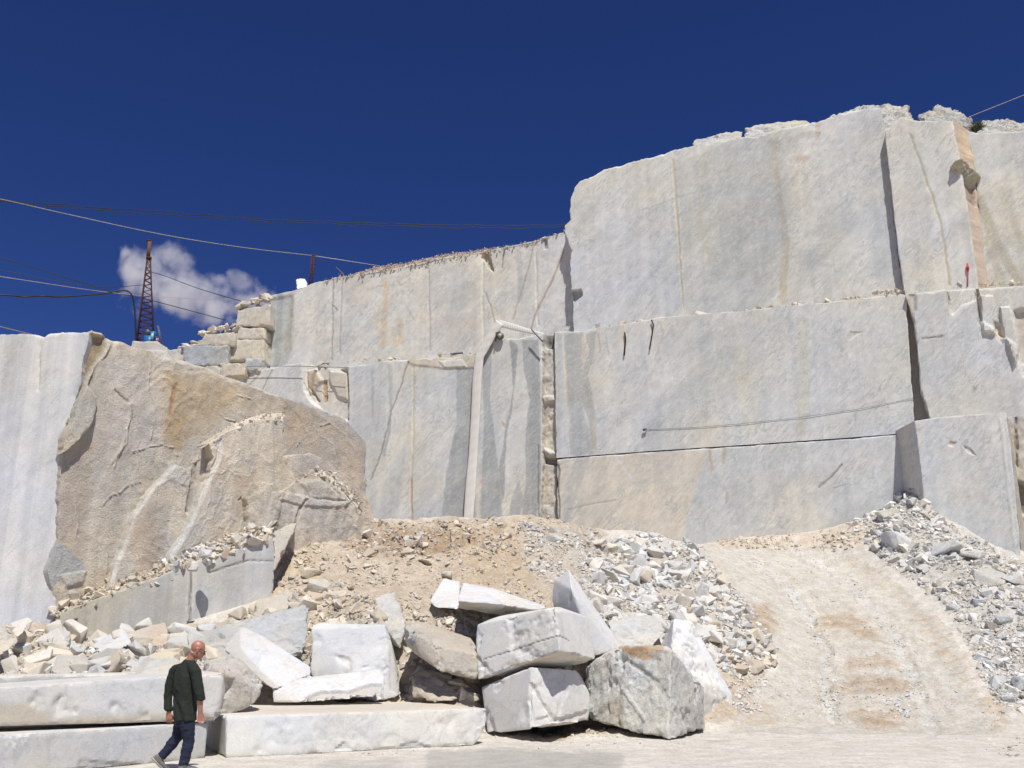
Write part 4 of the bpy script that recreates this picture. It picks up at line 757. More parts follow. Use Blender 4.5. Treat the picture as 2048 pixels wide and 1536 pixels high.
block('leaning wedge shaped block with a pointed top, behind the rusty topped boulder', [(1347,1237,20.4),(1386,1246,20.8),(1409,1316,20.9),(1450,1368,21.0),(1464,1388,20.9),(1464,1413,20.7),(1441,1436,20.4),(1405,1436,20.0),(1318,1292,20.8),(1343,1302,19.9),(1400,1380,19.8),
   (1380,1240,21.6),(1440,1370,21.9),(1420,1430,21.8),(1330,1300,21.8)], base=(.64,.64,.63), mat='block', rough=.03, chip=.08, amp=.02, voxel=.035,
 layers=[('poly', [(1347,1237),(1318,1292),(1343,1303)], (.56,.57,.59), .9, 2, 0), ('poly', [(1411,1370),(1470,1390),(1450,1440),(1411,1436)], (.58,.56,.51), .7, 4, 0)])  # first patch: shade on the left-facing facet, painted in
block('leaning prism of marble with a sharp peak, behind the grooved block', [(1138,1140,20.6),(1108,1160,21.0),(1104,1195,21.0),(1111,1207,20.8),(1144,1180,19.9),(1246,1296,20.3),(1229,1300,19.9),(1190,1312,19.8),(1120,1280,20.4),(1150,1160,21.4),(1240,1290,21.6),(1130,1290,21.6)],
 base=(.58,.585,.59), chip=.02, amp=.008, voxel=.03, layers=[('poly', [(1138,1138),(1108,1160),(1104,1196),(1144,1180)], (.64,.645,.66), .8, 1.5, 0), ('line', [(1140,1142),(1170,1200),(1240,1292)], (.67,.67,.66), .7, 3, 0)])  # light on the peak facet and right edge is painted paler
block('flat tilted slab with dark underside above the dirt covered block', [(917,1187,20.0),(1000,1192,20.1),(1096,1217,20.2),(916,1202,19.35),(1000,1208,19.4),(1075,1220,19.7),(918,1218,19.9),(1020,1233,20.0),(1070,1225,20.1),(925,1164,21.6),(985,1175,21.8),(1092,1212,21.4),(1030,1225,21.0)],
 base=(.60,.61,.63), chip=.06, voxel=.03, layers=[('poly', [(917,1200),(960,1205),(1060,1220),(1020,1236),(917,1220)], (.52,.48,.42), .75, 3, -.02)])  # shade of the underside painted on as a darker tone
block('thin bluish slab leaning against the dirt mound', [(859,1202,20.6),(886,1157,21.3),(921,1163,21.3),(917,1219,20.4),(870,1215,20.4),(886,1160,21.6),(921,1166,21.6),(870,1212,20.9)], base=(.57,.59,.62), chip=.03, voxel=.03)
block('tilted block with dirty ragged top, left of the grooved block', [(806,1252,18.6),(818,1262,18.2),(870,1290,18.0),(956,1312,18.3),(957,1345,18.2),(953,1359,18.2),(880,1342,17.9),(845,1318,18.1),(806,1283,18.6),(835,1242,19.6),(940,1272,20.0),(960,1310,20.0),(900,1350,19.4)],
 base=(.52,.48,.42), mat='rough', rough=.03, chip=.10, voxel=.03, layers=[('poly', [(806,1252),(830,1275),(832,1290),(815,1285)], (.44,.47,.50), .8, 3, 0), ('poly', [(830,1262),(956,1318),(956,1290),(850,1240)], (.60,.53,.43), .7, 5, .02)], warp=6)
block('squat warm brown block under the dirty topped one', [(822,1352,18.6),(840,1337,18.9),(905,1349,18.8),(917,1400,18.3),(870,1404,18.0),(824,1397,18.4),(900,1345,19.8),(840,1345,19.8)], base=(.54,.48,.40), mat='rough', rough=.03, chip=.08, voxel=.03)
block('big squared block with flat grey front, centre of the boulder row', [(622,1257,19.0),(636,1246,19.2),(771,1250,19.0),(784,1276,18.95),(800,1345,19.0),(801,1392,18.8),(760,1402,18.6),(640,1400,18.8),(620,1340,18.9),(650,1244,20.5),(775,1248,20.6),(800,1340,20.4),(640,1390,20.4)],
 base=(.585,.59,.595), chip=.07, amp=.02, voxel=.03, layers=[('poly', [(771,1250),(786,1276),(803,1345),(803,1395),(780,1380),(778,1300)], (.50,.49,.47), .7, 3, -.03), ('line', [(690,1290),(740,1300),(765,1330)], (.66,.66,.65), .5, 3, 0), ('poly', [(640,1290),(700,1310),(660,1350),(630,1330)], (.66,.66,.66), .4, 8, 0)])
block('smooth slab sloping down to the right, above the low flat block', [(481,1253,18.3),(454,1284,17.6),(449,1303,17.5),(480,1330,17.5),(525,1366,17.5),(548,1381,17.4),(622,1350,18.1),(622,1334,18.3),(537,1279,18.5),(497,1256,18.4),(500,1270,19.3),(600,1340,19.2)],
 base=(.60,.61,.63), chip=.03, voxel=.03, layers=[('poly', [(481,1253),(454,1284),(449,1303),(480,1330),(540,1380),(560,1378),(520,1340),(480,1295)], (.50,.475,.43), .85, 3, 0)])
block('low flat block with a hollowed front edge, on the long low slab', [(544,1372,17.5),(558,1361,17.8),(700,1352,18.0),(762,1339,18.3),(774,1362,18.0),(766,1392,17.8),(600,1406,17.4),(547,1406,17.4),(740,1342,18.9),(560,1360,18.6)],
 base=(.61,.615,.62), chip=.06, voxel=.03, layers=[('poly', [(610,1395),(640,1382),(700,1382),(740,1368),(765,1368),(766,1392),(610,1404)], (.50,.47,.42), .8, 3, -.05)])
block('rough whitish boulder with pink stains at the right end of the slab stack', [(405,1322,15.9),(454,1310,16.3),(488,1318,16.4),(527,1360,16.3),(522,1380,16.0),(508,1404,15.9),(425,1449,15.3),(413,1420,15.2),(440,1345,15.2),(470,1330,17.3),(510,1380,17.2),(430,1420,16.8)],
 base=(.62,.59,.55), mat='rough', rough=.06, chip=.10, amp=.04, voxel=.03, layers=[('poly', [(430,1320),(490,1330),(510,1360),(450,1370),(420,1345)], (.62,.54,.48), .6, 6, 0), ('line', [(450,1330),(480,1345),(500,1370)], (.72,.71,.70), .6, 5, 0)])
block('long grey layered block behind the sloping slab', [(616,1212,20.4),(619,1272,19.8),(606,1312,19.5),(480,1340,18.9),(340,1300,18.9),(340,1290,19.1),(380,1266,19.6),(490,1246,20.2),(600,1214,21.4),(400,1270,20.8)],
 base=(.51,.525,.54), mat='rough', rough=.07, chip=.08, voxel=.035, fs=.8, layers=[('poly', [(340,1288),(400,1262),(490,1255),(470,1300),(350,1315)], (.56,.53,.48), .6, 6, 0), ('line', [(380,1300),(440,1288),(480,1290)], (.68,.66,.63), .6, 3, .03), ('line', [(500,1270),(560,1250),(610,1235)], (.64,.65,.66), .5, 3, .02), ('line', [(520,1290),(580,1270)], (.62,.63,.64), .5, 2.5, .02)])
block('broad cream coloured boulder half buried in the mound above the grey layered block', [(512,1204,21.2),(545,1190,21.6),(586,1182,21.8),(630,1198,21.4),(636,1211,21.2),(622,1228,20.8),(560,1250,20.6),(500,1240,20.9),(600,1190,22.6),(520,1210,22.4)], base=(.60,.55,.46), mat='rough', rough=.04, chip=.08, voxel=.035)
block('grey peaked boulder between the flat fronted block and the dirt mound', [(706,1241,20.0),(747,1195,20.5),(784,1186,20.7),(800,1212,20.2),(812,1250,19.6),(802,1300,19.3),(776,1262,19.3),(765,1248,19.6),(790,1190,21.6),(740,1220,21.4),(800,1290,20.6)],
 base=(.58,.595,.61), mat='rough', rough=.05, chip=.06, voxel=.03, layers=[('poly', [(706,1241),(765,1246),(780,1262),(800,1300),(700,1290)], (.50,.48,.44), .7, 3, 0), ('line', [(725,1228),(765,1218),(785,1190)], (.68,.69,.70), .5, 3, .02)])
block('bluish sharp edged block among the rubble left of the man', [(178,1293,18.6),(244,1254,19.0),(256,1268,18.9),(264,1288,18.6),(235,1302,18.3),(195,1308,18.2),(250,1262,19.8)], base=(.56,.575,.60), chip=.04, voxel=.03)
block('tan stained block against the low grey wall, left of the man', [(254,1263,19.3),(330,1243,19.7),(338,1266,19.5),(336,1291,19.2),(262,1303,18.9),(325,1250,20.3),(262,1275,20.1)], base=(.60,.49,.38), mat='rough', rough=.04, chip=.06, voxel=.03,
 layers=[('poly', [(262,1262),(300,1252),(290,1290),(265,1298)], (.63,.57,.48), .7, 5, 0)])
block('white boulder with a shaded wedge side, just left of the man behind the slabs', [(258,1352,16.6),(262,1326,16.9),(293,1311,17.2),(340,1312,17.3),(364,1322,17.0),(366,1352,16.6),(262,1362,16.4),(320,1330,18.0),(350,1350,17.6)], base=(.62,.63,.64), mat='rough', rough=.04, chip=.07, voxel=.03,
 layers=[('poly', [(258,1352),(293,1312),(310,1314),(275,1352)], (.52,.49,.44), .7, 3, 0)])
block('pale boulder cut by the left edge of the view', [(-40,1240,18.4),(0,1243,18.4),(28,1262,18.2),(37,1284,18.0),(0,1314,17.7),(-40,1310,17.8),(0,1260,19.2)], base=(.64,.60,.54), mat='rough', rough=.03, chip=.08, voxel=.03)
block('tall pointed pale stone at the top of the left rubble', [(22,1262,18.9),(48,1238,19.3),(56,1243,19.2),(50,1262,18.9),(32,1278,18.7),(45,1250,19.7)], base=(.60,.57,.51), chip=.04, voxel=.03)
block('tall wedge of rock between the low grey wall and the dirt mound', [(545,1062,23.0),(583,1046,23.6),(597,1044,23.7),(570,1100,22.8),(548,1142,22.2),(544,1150,22.0),(590,1060,24.6),(555,1100,23.4)], base=(.54,.50,.44), mat='rough', rough=.04, chip=.06, voxel=.035)
# whitish broken rock showing behind the peaked prism
block('ragged whitish rock under the pebbles, right of the grooved block', [(1212,1242,21.4),(1260,1230,22.0),(1320,1235,22.0),(1335,1262,21.4),(1300,1300,20.9),(1230,1300,20.9),(1270,1250,22.6)], base=(.62,.61,.57), mat='rough', rough=.10, chip=.06, voxel=.035)
# notable stones of the heaps
for lab, px, py, wx, hy, c in [
  ('flat topped beige stone on the upper left of the dirt mound', 622, 1148, 25, 12, CRM), ('larger beige stone just under the flat topped one on the mound', 634, 1173, 27, 18, (.62,.57,.48)),
  ('oval beige stone below the pair on the left of the mound', 676, 1190, 27, 10, (.61,.56,.48)), ('squat cream stone on the yard in front of the squat brown block', 938, 1395, 24, 12, (.66,.58,.45)),
  ('small block lying on the yard in front of the centre stack', 1096, 1456, 22, 15, (.58,.54,.47)), ('rounded grey boulder near the top of the pebble heap', 1357, 1147, 21, 20, (.55,.55,.53)),
  ('flat slab stone lying across the top of the pebble heap', 1292, 1150, 29, 9, (.56,.54,.49)), ('big white stone at the left of the pebble heap', 1395, 1186, 27, 22, (.62,.62,.60)),
  ('upright grey plate in the pebble heap', 1262, 1134, 11, 14, (.6,.6,.6)), ('brownish round stone in the middle of the pebble heap', 1366, 1205, 19, 17, (.57,.51,.44)),
  ('orange tinted stone on the right side of the pebble heap', 1385, 1224, 16, 12, (.62,.50,.38)), ('pale slab of rubble behind the ragged rock', 1262, 1232, 36, 10, (.62,.59,.53)),
  ('white block at the foot of the pebble heap beside the ramp', 1475, 1290, 24, 14, (.63,.62,.58)), ('white stone with flat face at the foot of the pebble heap', 1530, 1296, 16, 10, (.64,.61,.56)),
  ('biggest white boulder of the right rubble slope', 1795, 1080, 30, 25, (.60,.61,.60)), ('cream slab at the head of the right rubble slope', 1780, 1028, 29, 12, (.64,.61,.54)),
  ('grey ledge of rock high on the right rubble slope', 1892, 1100, 36, 22, (.53,.54,.54)), ('white pointed rock under the standing block', 1948, 1114, 25, 14, (.66,.64,.59)),
  ('large rough rock at the middle of the right slope', 1978, 1158, 32, 26, (.58,.56,.51)), ('long pale slab of rock at the right edge of the slope', 2030, 1160, 28, 12, (.62,.61,.58)),
  ('dark grey stone on the right slope', 1958, 1206, 19, 10, (.40,.42,.44)), ('white round stone on the right slope', 1908, 1216, 13, 10, (.66,.66,.66)),
  ('grey wedge stone on the lower right slope', 2010, 1240, 20, 13, (.56,.56,.55)), ('white rock at the foot of the right slope near the edge of the view', 2018, 1400, 15, 13, (.60,.60,.58)),
  ('white rock cut by the right edge of the view, low on the slope', 2044, 1370, 16, 17, (.64,.64,.63)), ('small pale stone on top of the highest rubble by the right wall', 1790, 970, 10, 9, (.62,.60,.55)),
  ('white stone on the rubble ledge of the low grey wall', 404, 1106, 16, 12, (.68,.68,.67)), ('grey stone at the lip of the rubble ledge', 382, 1134, 12, 10, (.60,.58,.55)),
  ('small cream stone high on the rubble ledge', 500, 1052, 11, 9, (.64,.60,.52)), ('long thin splinter of stone on the dirt mound', 848, 1126, 26, 8, (.64,.56,.44)),
  ('grey stone in the brown hollow at the top of the mound', 815, 1086, 20, 13, (.56,.51,.43)), ('second grey stone left of it in the hollow of the mound', 765, 1097, 24, 8, (.55,.50,.43)),
  ('pale boulder near the top right shoulder of the mound', 1108, 1060, 15, 10, (.55,.52,.46)), ('whitish stone on the right shoulder of the mound', 1108, 1076, 17, 10, (.60,.60,.58)),
  ('small shaded stone low on the right of the dirt mound', 1012, 1150, 9, 8, (.54,.49,.42)), ('pale leaning stone beside the bluish slab', 893, 1150, 13, 11, (.58,.55,.48)),
  ('white upright stone on the left rubble', 90, 1287, 12, 12, (.66,.64,.59)), ('grey leaning plate of stone on the left rubble', 127, 1296, 22, 16, (.60,.60,.58)),
  ('pale blocky stone at the foot of the left rubble', 135, 1330, 15, 12, (.64,.60,.53)), ('cream stone beside the tan stained block', 230, 1306, 24, 14, (.62,.59,.53)), ('small white stone on the left rubble behind the slabs', 60, 1335, 16, 11, (.65,.62,.56)),
  ('tiny leaning stone left of the pale blocky one', 84, 1306, 9, 11, (.64,.61,.55)), ('pale stone above the slabs at left', 190, 1318, 13, 9, (.64,.62,.58)), ('round cream stone in the left rubble', 113, 1316, 11, 9, (.63,.59,.51))]:
    k_ = 0; x, y, z, ok = drop(px, py + hy * .55)
    while (not ok[0] or y[0] > 37) and k_ < 12: k_ += 1; py += 4; x, y, z, ok = drop(px, py + hy * .55)      # the ground starts a little lower here
    Y = float(y[0])
    if 'rubble ledge' in lab: Y = {404: 20.9, 382: 20.7, 500: 21.7}[px]
    ce = gy(px, py, Y - .02); mpp = Y / FP * 1.02
    r1, r2 = wx * mpp, hy * mpp; rg = np.random.default_rng(int(px * 7 + py)); pts = []
    for k in range(14):
        v = rg.normal(size=3); v /= np.linalg.norm(v); v = np.sign(v) * np.abs(v) ** .55; v /= max(1, np.linalg.norm(v) * .88)
        pts.append(Vector((ce.x + v[0] * r1, ce.y + v[1] * (r1 + r2) / 2 + .1, ce.z + v[2] * r2)))
    c = tuple(min(.7, v * 1.14) for v in c)
    block(lab, pts, base=c, voxel=max(.02, r2 * .1), amp=.01, rough=.015, chip=.035, name='marble_stone', cat='stone', mat='rough', group='notable stones of the rubble heaps')
# --- stacked blocks on the ledge at the foot of the tower terrace
def qb(label, x0, y0, x1, y1, Y, base, yaw=-.15, dep=1.6, skew=(0, 0, 0, 0), **k):
    c = [(x0 + skew[0], y0 + skew[1]), (x1 + skew[2], y0 + skew[3]), (x1, y1), (x0, y1)]
    pts = [gy(p[0], p[1], Y + (yaw * (p[0] - x0) * Y / FP)) for p in c]; pts += [p + Vector((0.1, dep, 0)) for p in pts]
    block(label, pts, base=base, voxel=.06, chip=.14, amp=.03, rough=.05, mat='rough', name='marble_block', group='rough blocks stacked on the ledge below the tower', **k)
qb('top cream block of the stacked ledge blocks', 470, 606, 541, 652, 45.6, (.60,.57,.51), skew=(6, 14, 0, 0))
qb('thin cream block under the topmost one of the stack', 475, 655, 530, 678, 45.5, (.60,.56,.48))
qb('flat cream block left in the stack, partly under rubble', 396, 664, 470, 692, 45.3, (.58,.55,.48), skew=(14, 4, 0, 0))
qb('big bright cream block in the middle of the stack', 457, 678, 528, 722, 45.4, (.64,.60,.51))
qb('dark grey stacked block', 366, 690, 456, 731, 45.2, (.42,.45,.47), skew=(0, 2, 0, 0))
qb('small pale block under the dark grey one', 408, 731, 440, 752, 44.9, (.58,.57,.53))
qb('wide cream block at the bottom of the stack', 440, 726, 490, 752, 44.9, (.63,.58,.49))
qb('small grey block at the bottom right of the stack', 489, 716, 522, 745, 45.0, (.50,.52,.52))
qb('pale block at the foot of the lattice tower', 256, 682, 330, 712, 46.0, (.60,.58,.54), skew=(8, 0, -14, 0))
qb('sloping cream rock left of the dark grey stacked block', 325, 700, 372, 745, 46.2, (.58,.54,.48), skew=(10, 0, 0, -6))
qb('pale broken rock between tower foot and stack', 290, 698, 345, 735, 45.6, (.62,.60,.56), skew=(0, 0, -20, 2))
block('small white block on top of the middle bench beside the thin post', [(591,560,47.2),(596,556,47.3),(610,557,47.4),(616,568,47.3),(613,571,47.1),(592,570,47.1),(600,560,47.8),(594,579,46.6),(614,576,46.6)], base=(.70,.67,.60), voxel=.05, chip=.08)
# rocks on the crest of the high bench
for lab, pts, c, rg in [
 ('thin pale slab on the crest of the high bench', [(1380,292,40.2),(1386,281,40.4),(1440,268,40.0),(1486,263,39.6),(1488,280,39.2),(1400,296,39.9),(1440,272,41.5)], (.58,.57,.54), .10),
 ('longer cream slab on the crest right of the thin one', [(1486,272,39.5),(1488,256,39.7),(1510,250,39.8),(1590,241,39.2),(1620,243,39.0),(1625,255,38.6),(1490,280,39.3),(1560,250,41.0)], (.58,.56,.50), .10),
 ('white weathered cap rock crowning the high bench', [(1630,256,38.2),(1668,230,38.6),(1720,216,38.6),(1780,209,38.2),(1815,214,37.8),(1832,236,37.2),(1780,268,36.3),(1740,262,36.6),(1700,262,37.4),(1760,220,40.0)], (.58,.57,.54), .20),
 ('grey craggy rock behind the pillar top', [(1832,236,38.0),(1868,216,38.8),(1890,221,38.8),(1930,231,38.0),(1946,246,37.4),(1940,262,37.0),(1850,250,37.4),(1900,230,40.0)], (.50,.50,.47), .25),
 ('pale craggy rock on the crest near the shrub', [(1952,262,36.6),(1962,242,37.4),(2000,239,37.4),(2060,250,36.6),(2060,272,36.0),(1960,270,36.2),(2000,245,39)], (.55,.55,.52), .22),
 ('cream rock wedged high in the brown facet', [(1899,330,34.3),(1912,319,34.1),(1925,316,34.1),(1962,352,34.7),(1953,380,35.1),(1940,402,35.3),(1920,362,34.6),(1903,345,34.7),(1940,330,36.2),(1908,350,36),(1958,365,36.2)], (.50,.45,.34), .05)]:
    block(lab, pts, base=c, voxel=.06, chip=.12, amp=.04, rough=rg, mat='rough', name='crest_rock', cat='rock')
block('small flat stone lying on the ledge under the high bench', [(1388,628,38.3),(1392,621,38.4),(1422,628,38.2),(1420,633,38.1),(1400,632,38.1),(1405,626,38.8)], base=(.55,.50,.42), voxel=.03, chip=.02, name='crest_rock', cat='rock')
# ---------------------------------------------------------------- rubble
def rock_hull(seed, n, asp):
    rg = np.random.default_rng(seed); bm = bmesh.new()
    for k in range(n):
        v = rg.normal(size=3); v /= np.linalg.norm(v); v = np.sign(v) * np.abs(v) ** .6
        v = v / max(1e-6, np.linalg.norm(v)) * rg.uniform(.8, 1.0)
        bm.verts.new(v * np.array(asp))
    r = bmesh.ops.convex_hull(bm, input=bm.verts)
    dead = {g for k in ('geom_interior', 'geom_unused') for g in r[k] if isinstance(g, bmesh.types.BMVert)}
    bmesh.ops.delete(bm, geom=list(dead), context='VERTS')
    return bm
def bm_arr(bm):
    bmesh.ops.triangulate(bm, faces=bm.faces); bm.verts.index_update()
    return np.array([v.co[:] for v in bm.verts]), np.array([[v.index for v in f.verts] for f in bm.faces])
LOW = []
for i in range(26):
    rg = np.random.default_rng(100 + i); bm = rock_hull(i, 10, (1, rg.uniform(.6, .95), rg.uniform(.4, .8))); LOW.append(bm_arr(bm)); bm.free()
HI = []
for i in range(16):
    rg = np.random.default_rng(300 + i); bm = rock_hull(50 + i, 12, (1, rg.uniform(.6, .95), rg.uniform(.45, .8)))
    bmesh.ops.dissolve_limit(bm, angle_limit=R(14), verts=bm.verts, edges=bm.edges)
    bmesh.ops.bevel(bm, geom=list(bm.edges), offset=.035, segments=1, affect='EDGES')
    bmesh.ops.triangulate(bm, faces=bm.faces)
    for _ in range(1): bmesh.ops.subdivide_edges(bm, edges=bm.edges, cuts=1, use_grid_fill=True)
    V, F = bm_arr(bm); bm.free(); V = V + V * (fbm(V * 1.6 + i * 5, 4) * .16)[:, None]; HI.append((V, F))
def rotm(rg, tilt=.6):
    e = Matrix.Rotation(rg.uniform(0, 6.28), 3, 'Z') @ Matrix.Rotation(rg.normal() * tilt, 3, 'X') @ Matrix.Rotation(rg.normal() * tilt, 3, 'Y'); return e
WC = [(.70,.685,.65), (.64,.635,.615), (.57,.57,.56), (.72,.71,.68), (.66,.61,.53)]
CC = [(.62,.56,.46), (.58,.51,.41), (.64,.60,.52), (.60,.55,.47), (.55,.48,.38)]
RUB = []      # x, y, z, size, palette, heap
def scatter(poly, n, smin, smax, pw, pal, heap, seed):
    rg = np.random.default_rng(seed); xs = [p[0] for p in poly]; ys = [p[1] for p in poly]
    X = rg.uniform(min(xs), max(xs), n * 4); Y = rg.uniform(min(ys), max(ys), n * 4)
    cl = fbm(np.stack([X * .02, Y * .03, X * 0 + seed], -1), 3)
    m = inpoly(X, Y, poly) & (rg.uniform(-.22, .22, n * 4) < cl); X, Y = X[m][:n], Y[m][:n]
    x, y, z, ok = drop(X, Y)
    for a, b, c, o in zip(x, y, z, ok):
        if not o or b < 15: continue
        s = smin * (1 + rg.pareto(pw)); s = min(s, smax * rg.uniform(.5, 1))
        RUB.append((a, b, c, s, pal[rg.integers(len(pal))], heap))
H1 = 'stones strewn over the dirt mound'; H2 = 'stones of the pale pebble heap beside the ramp'; H3 = 'stones of the rubble slope under the right wall'; H4 = 'stones of the rubble behind the long slabs at left'
H5 = 'stones lying on the ramp'
scatter([(545,1180),(600,1045),(1180,1035),(1230,1090),(1210,1260),(800,1270),(500,1260)], 4500, .02, .18, 1.9, CC, H1, 1)
scatter([(640,1045),(1010,1040),(1010,1110),(700,1120)], 420, .04, .28, 1.8, CC, H1, 2)
scatter([(560,1120),(760,1120),(760,1260),(560,1260)], 170, .05, .28, 1.8, CC, H1, 3)
scatter([(1040,1050),(1180,1040),(1230,1180),(1180,1230),(1060,1140)], 2400, .02, .14, 1.9, WC, H1, 4)
scatter([(1195,1095),(1290,1062),(1380,1085),(1440,1160),(1500,1210),(1490,1260),(1440,1300),(1240,1290),(1190,1230)], 1500, .07, .42, 1.8, WC, H2, 5)
scatter([(1195,1095),(1290,1062),(1400,1085),(1450,1160),(1510,1220),(1560,1310),(1480,1350),(1240,1290),(1190,1230)], 9000, .02, .13, 1.8, WC + CC[:1], H2, 6)
scatter([(1400,1250),(1540,1270),(1550,1330),(1480,1360),(1420,1330)], 500, .07, .34, 1.8, CC + WC, H2, 7)
scatter([(1440,1330),(1540,1320),(1520,1430),(1470,1420)], 600, .02, .12, 1.8, WC, H2, 17)
scatter([(1690,1060),(1780,965),(1840,970),(1880,1040),(1930,1072),(2000,1112),(2110,1150),(2100,1440),(1990,1410),(1960,1330),(1900,1220),(1830,1160)], 2800, .045, .30, 1.8, WC, H3, 8)
scatter([(1690,1060),(1780,965),(1840,970),(1880,1040),(1930,1072),(2000,1112),(2110,1150),(2100,1440),(1990,1410),(1940,1300),(1880,1200),(1800,1150)], 12000, .018, .10, 1.9, WC + CC[:2], H3, 9)
scatter([(1720,1090),(1770,965),(1840,965),(1920,1100),(1860,1140),(1780,1120)], 420, .08, .42, 1.7, WC, H3, 10)
scatter([(1845,980),(1880,1035),(1930,1066),(2000,1106),(2110,1145),(2110,1195),(1990,1155),(1900,1105),(1850,1025)], 900, .035, .25, 1.8, WC + CC[:1], H3, 18)
scatter([(1400,1085),(1500,1065),(1700,1035),(1730,1080),(1690,1105),(1500,1100)], 700, .03, .2, 1.8, CC, H3, 11)
scatter([(-40,1262),(110,1258),(420,1262),(420,1345),(-40,1350)], 620, .07, .48, 1.5, CC[:3] + WC, H4, 12)
scatter([(-40,1262),(420,1262),(420,1350),(-40,1355)], 2600, .025, .14, 1.8, CC + WC[:2], H4, 13)
scatter([(440,1250),(620,1180),(760,1240),(1230,1230),(1230,1400),(960,1400),(800,1400),(560,1400),(540,1300)], 1500, .06, .36, 1.7, CC, H1, 14)
scatter([(1450,1100),(1640,1100),(1900,1330),(1960,1450),(1500,1450),(1560,1330)], 1500, .014, .07, 2.2, WC + CC, H5, 15)
for k, ln in enumerate([[(1490,1112),(1560,1160),(1620,1235),(1648,1300),(1660,1400),(1664,1440)], [(1590,1105),(1690,1160),(1740,1215),(1790,1270),(1815,1330),(1850,1420)], [(1520,1400),(1640,1380),(1700,1400),(1800,1390),(1800,1440),(1680,1440)]]):
    poly = [(x - 20, y) for x, y in ln] + [(x + 20, y) for x, y in ln[::-1]]
    scatter(poly, 900, .018, .09, 2.0, WC + CC[:1], H5, 20 + k)
scatter([(430,1400),(1480,1400),(1500,1480),(1200,1500),(960,1500),(440,1530)], 700, .012, .06, 2.2, CC, H5, 30)
scatter([(1960,1350),(2060,1350),(2060,1536),(1970,1500)], 250, .015, .08, 2.0, CC, H5, 31)
scatter([(960,1440),(1180,1440),(1250,1462),(1350,1480),(1200,1475),(960,1475)], 300, .015, .09, 1.8, CC, H5, 33)
scatter([(1300,1480),(2048,1450),(2048,1536),(900,1536)], 300, .008, .03, 2.2, CC, H5, 32)
def on_strip(P, n, smin, smax, pal, heap, seed, pw=1.8):
    rg = np.random.default_rng(seed); m, k = P.shape[:2]
    for _ in range(n):
        i = rg.integers(m); j = rg.integers(k); p = P[i, j] + rg.normal(size=3) * .05
        s = min(smin * (1 + rg.pareto(pw)), smax * rg.uniform(.5, 1)); RUB.append((p[0], p[1], p[2], s, pal[rg.integers(len(pal))], heap))
H6 = 'stones on the sloping rubble ledge'; H7 = 'stones along the debris bank on the middle bench'
on_strip(LEDGE, 900, .03, .22, CC, H6, 41); on_strip(LEDGE[:, 70:], 420, .06, .26, CC + WC, H6, 42)
on_strip(LEDGE2, 260, .02, .10, CC, H6, 45); on_strip(LEDGE3, 260, .03, .15, CC, H6, 46)
on_strip(BANK, 3600, .025, .13, [(.52,.45,.38), (.60,.53,.44), (.50,.42,.36)], H7, 43)
tp_ = TP[1:12, 55:]; on_strip(tp_, 1600, .08, .5, CC, 'stones of the rubble slope beside the tower', 44)
for (xa, ya), (xb, yb), pl, n in [((640,727),(955,706),MP(.25),90), ((1180,655),(1800,586),MP(.3),160), ((1745,585),(1808,582),MP(.0),60), ((1895,572),(2040,568),MP(.2),60)]:
    rg = np.random.default_rng(n + xa)
    for k in range(n):
        t = rg.uniform(); q, _ = on_plane(np.array(xa + (xb - xa) * t), np.array(ya + (yb - ya) * t + rg.normal() * 1.5), pl)
        q = np.asarray(q).reshape(3); RUB.append((q[0], q[1], q[2], min(.03 * (1 + rg.pareto(1.7)), .25) * (2 if xb < 600 else 1), CC[rg.integers(5)], 'stones on the benches'))
for (xa, ya), (xb, yb), n in [((396,666),(470,648),110), ((474,612),(540,592),120), ((366,692),(400,690),40), ((457,680),(474,678),12), ((475,657),(530,656),20)]:
    rg = np.random.default_rng(n + xa)
    for k in range(n):
        t = rg.uniform(); g = gy(xa + (xb - xa) * t, ya + (yb - ya) * t + 1.0, 45.7 + rg.uniform(-.1, .5)); RUB.append((g.x, g.y, g.z - .05, min(.06 * (1 + rg.pareto(1.7)), .4), CC[rg.integers(5)], 'stones on the benches'))
RUB = np.array(RUB, dtype=object)
dist = np.array([math.hypot(r[0], r[1]) for r in RUB]); size = np.array([r[3] for r in RUB]); score = size / dist
prx, pry = to_px(np.array([[r[0], r[1], r[2]] for r in RUB], float)); score[(prx < 0) | (prx > 2048) | (pry > 1536)] = 0
order = np.argsort(-score); NI = 235
hi_me = []
for i, (V, F) in enumerate(HI):
    me = bpy.data.meshes.new('stone'); me.from_pydata([tuple(v) for v in V], [], [tuple(int(a) for a in f) for f in F])
    hi_me.append((me, V, F))
pal_me = {}
rg = np.random.default_rng(5)
LAB = {H1: 'pale angular stone lying loose on the dirt mound', H2: 'pale angular stone in the pebble heap beside the ramp', H3: 'grey white stone on the rubble slope under the right wall', H4: 'cream stone in the rubble behind the long slabs at left', H5: 'small loose stone lying on the ramp or yard', H6: 'small stone on the sloping rubble ledge of the low grey wall', H7: 'small brown stone on the debris bank above the middle bench'}
CAT = 'stone'
for k in order[:NI]:
    x, y, z, s, c, heap = RUB[k]
    i = int(rg.integers(len(hi_me))); key = (i, tuple(c))
    if key not in pal_me:
        me = hi_me[i][0].copy(); a = me.color_attributes.new('Col', 'FLOAT_COLOR', 'POINT')
        a.data.foreach_set('color', np.tile(np.array([*c, 1], np.float32), len(me.vertices))); me.materials.append(M['stone']); pal_me[key] = me
    o = bpy.data.objects.new('rubble_stone', pal_me[key]); C.objects.link(o)
    o.rotation_euler = rotm(rg, .5).to_euler(); o.scale = (s, s, s); o.location = (x, y, z + s * .12)
    tag(o, LAB.get(heap, 'stone of the ' + heap[len('stones of the '):] if heap.startswith('stones of the ') else 'small pale stone lying on top of a sawn bench'), CAT, heap)
VV, FF, CCc = [], [], []; base_ = 0
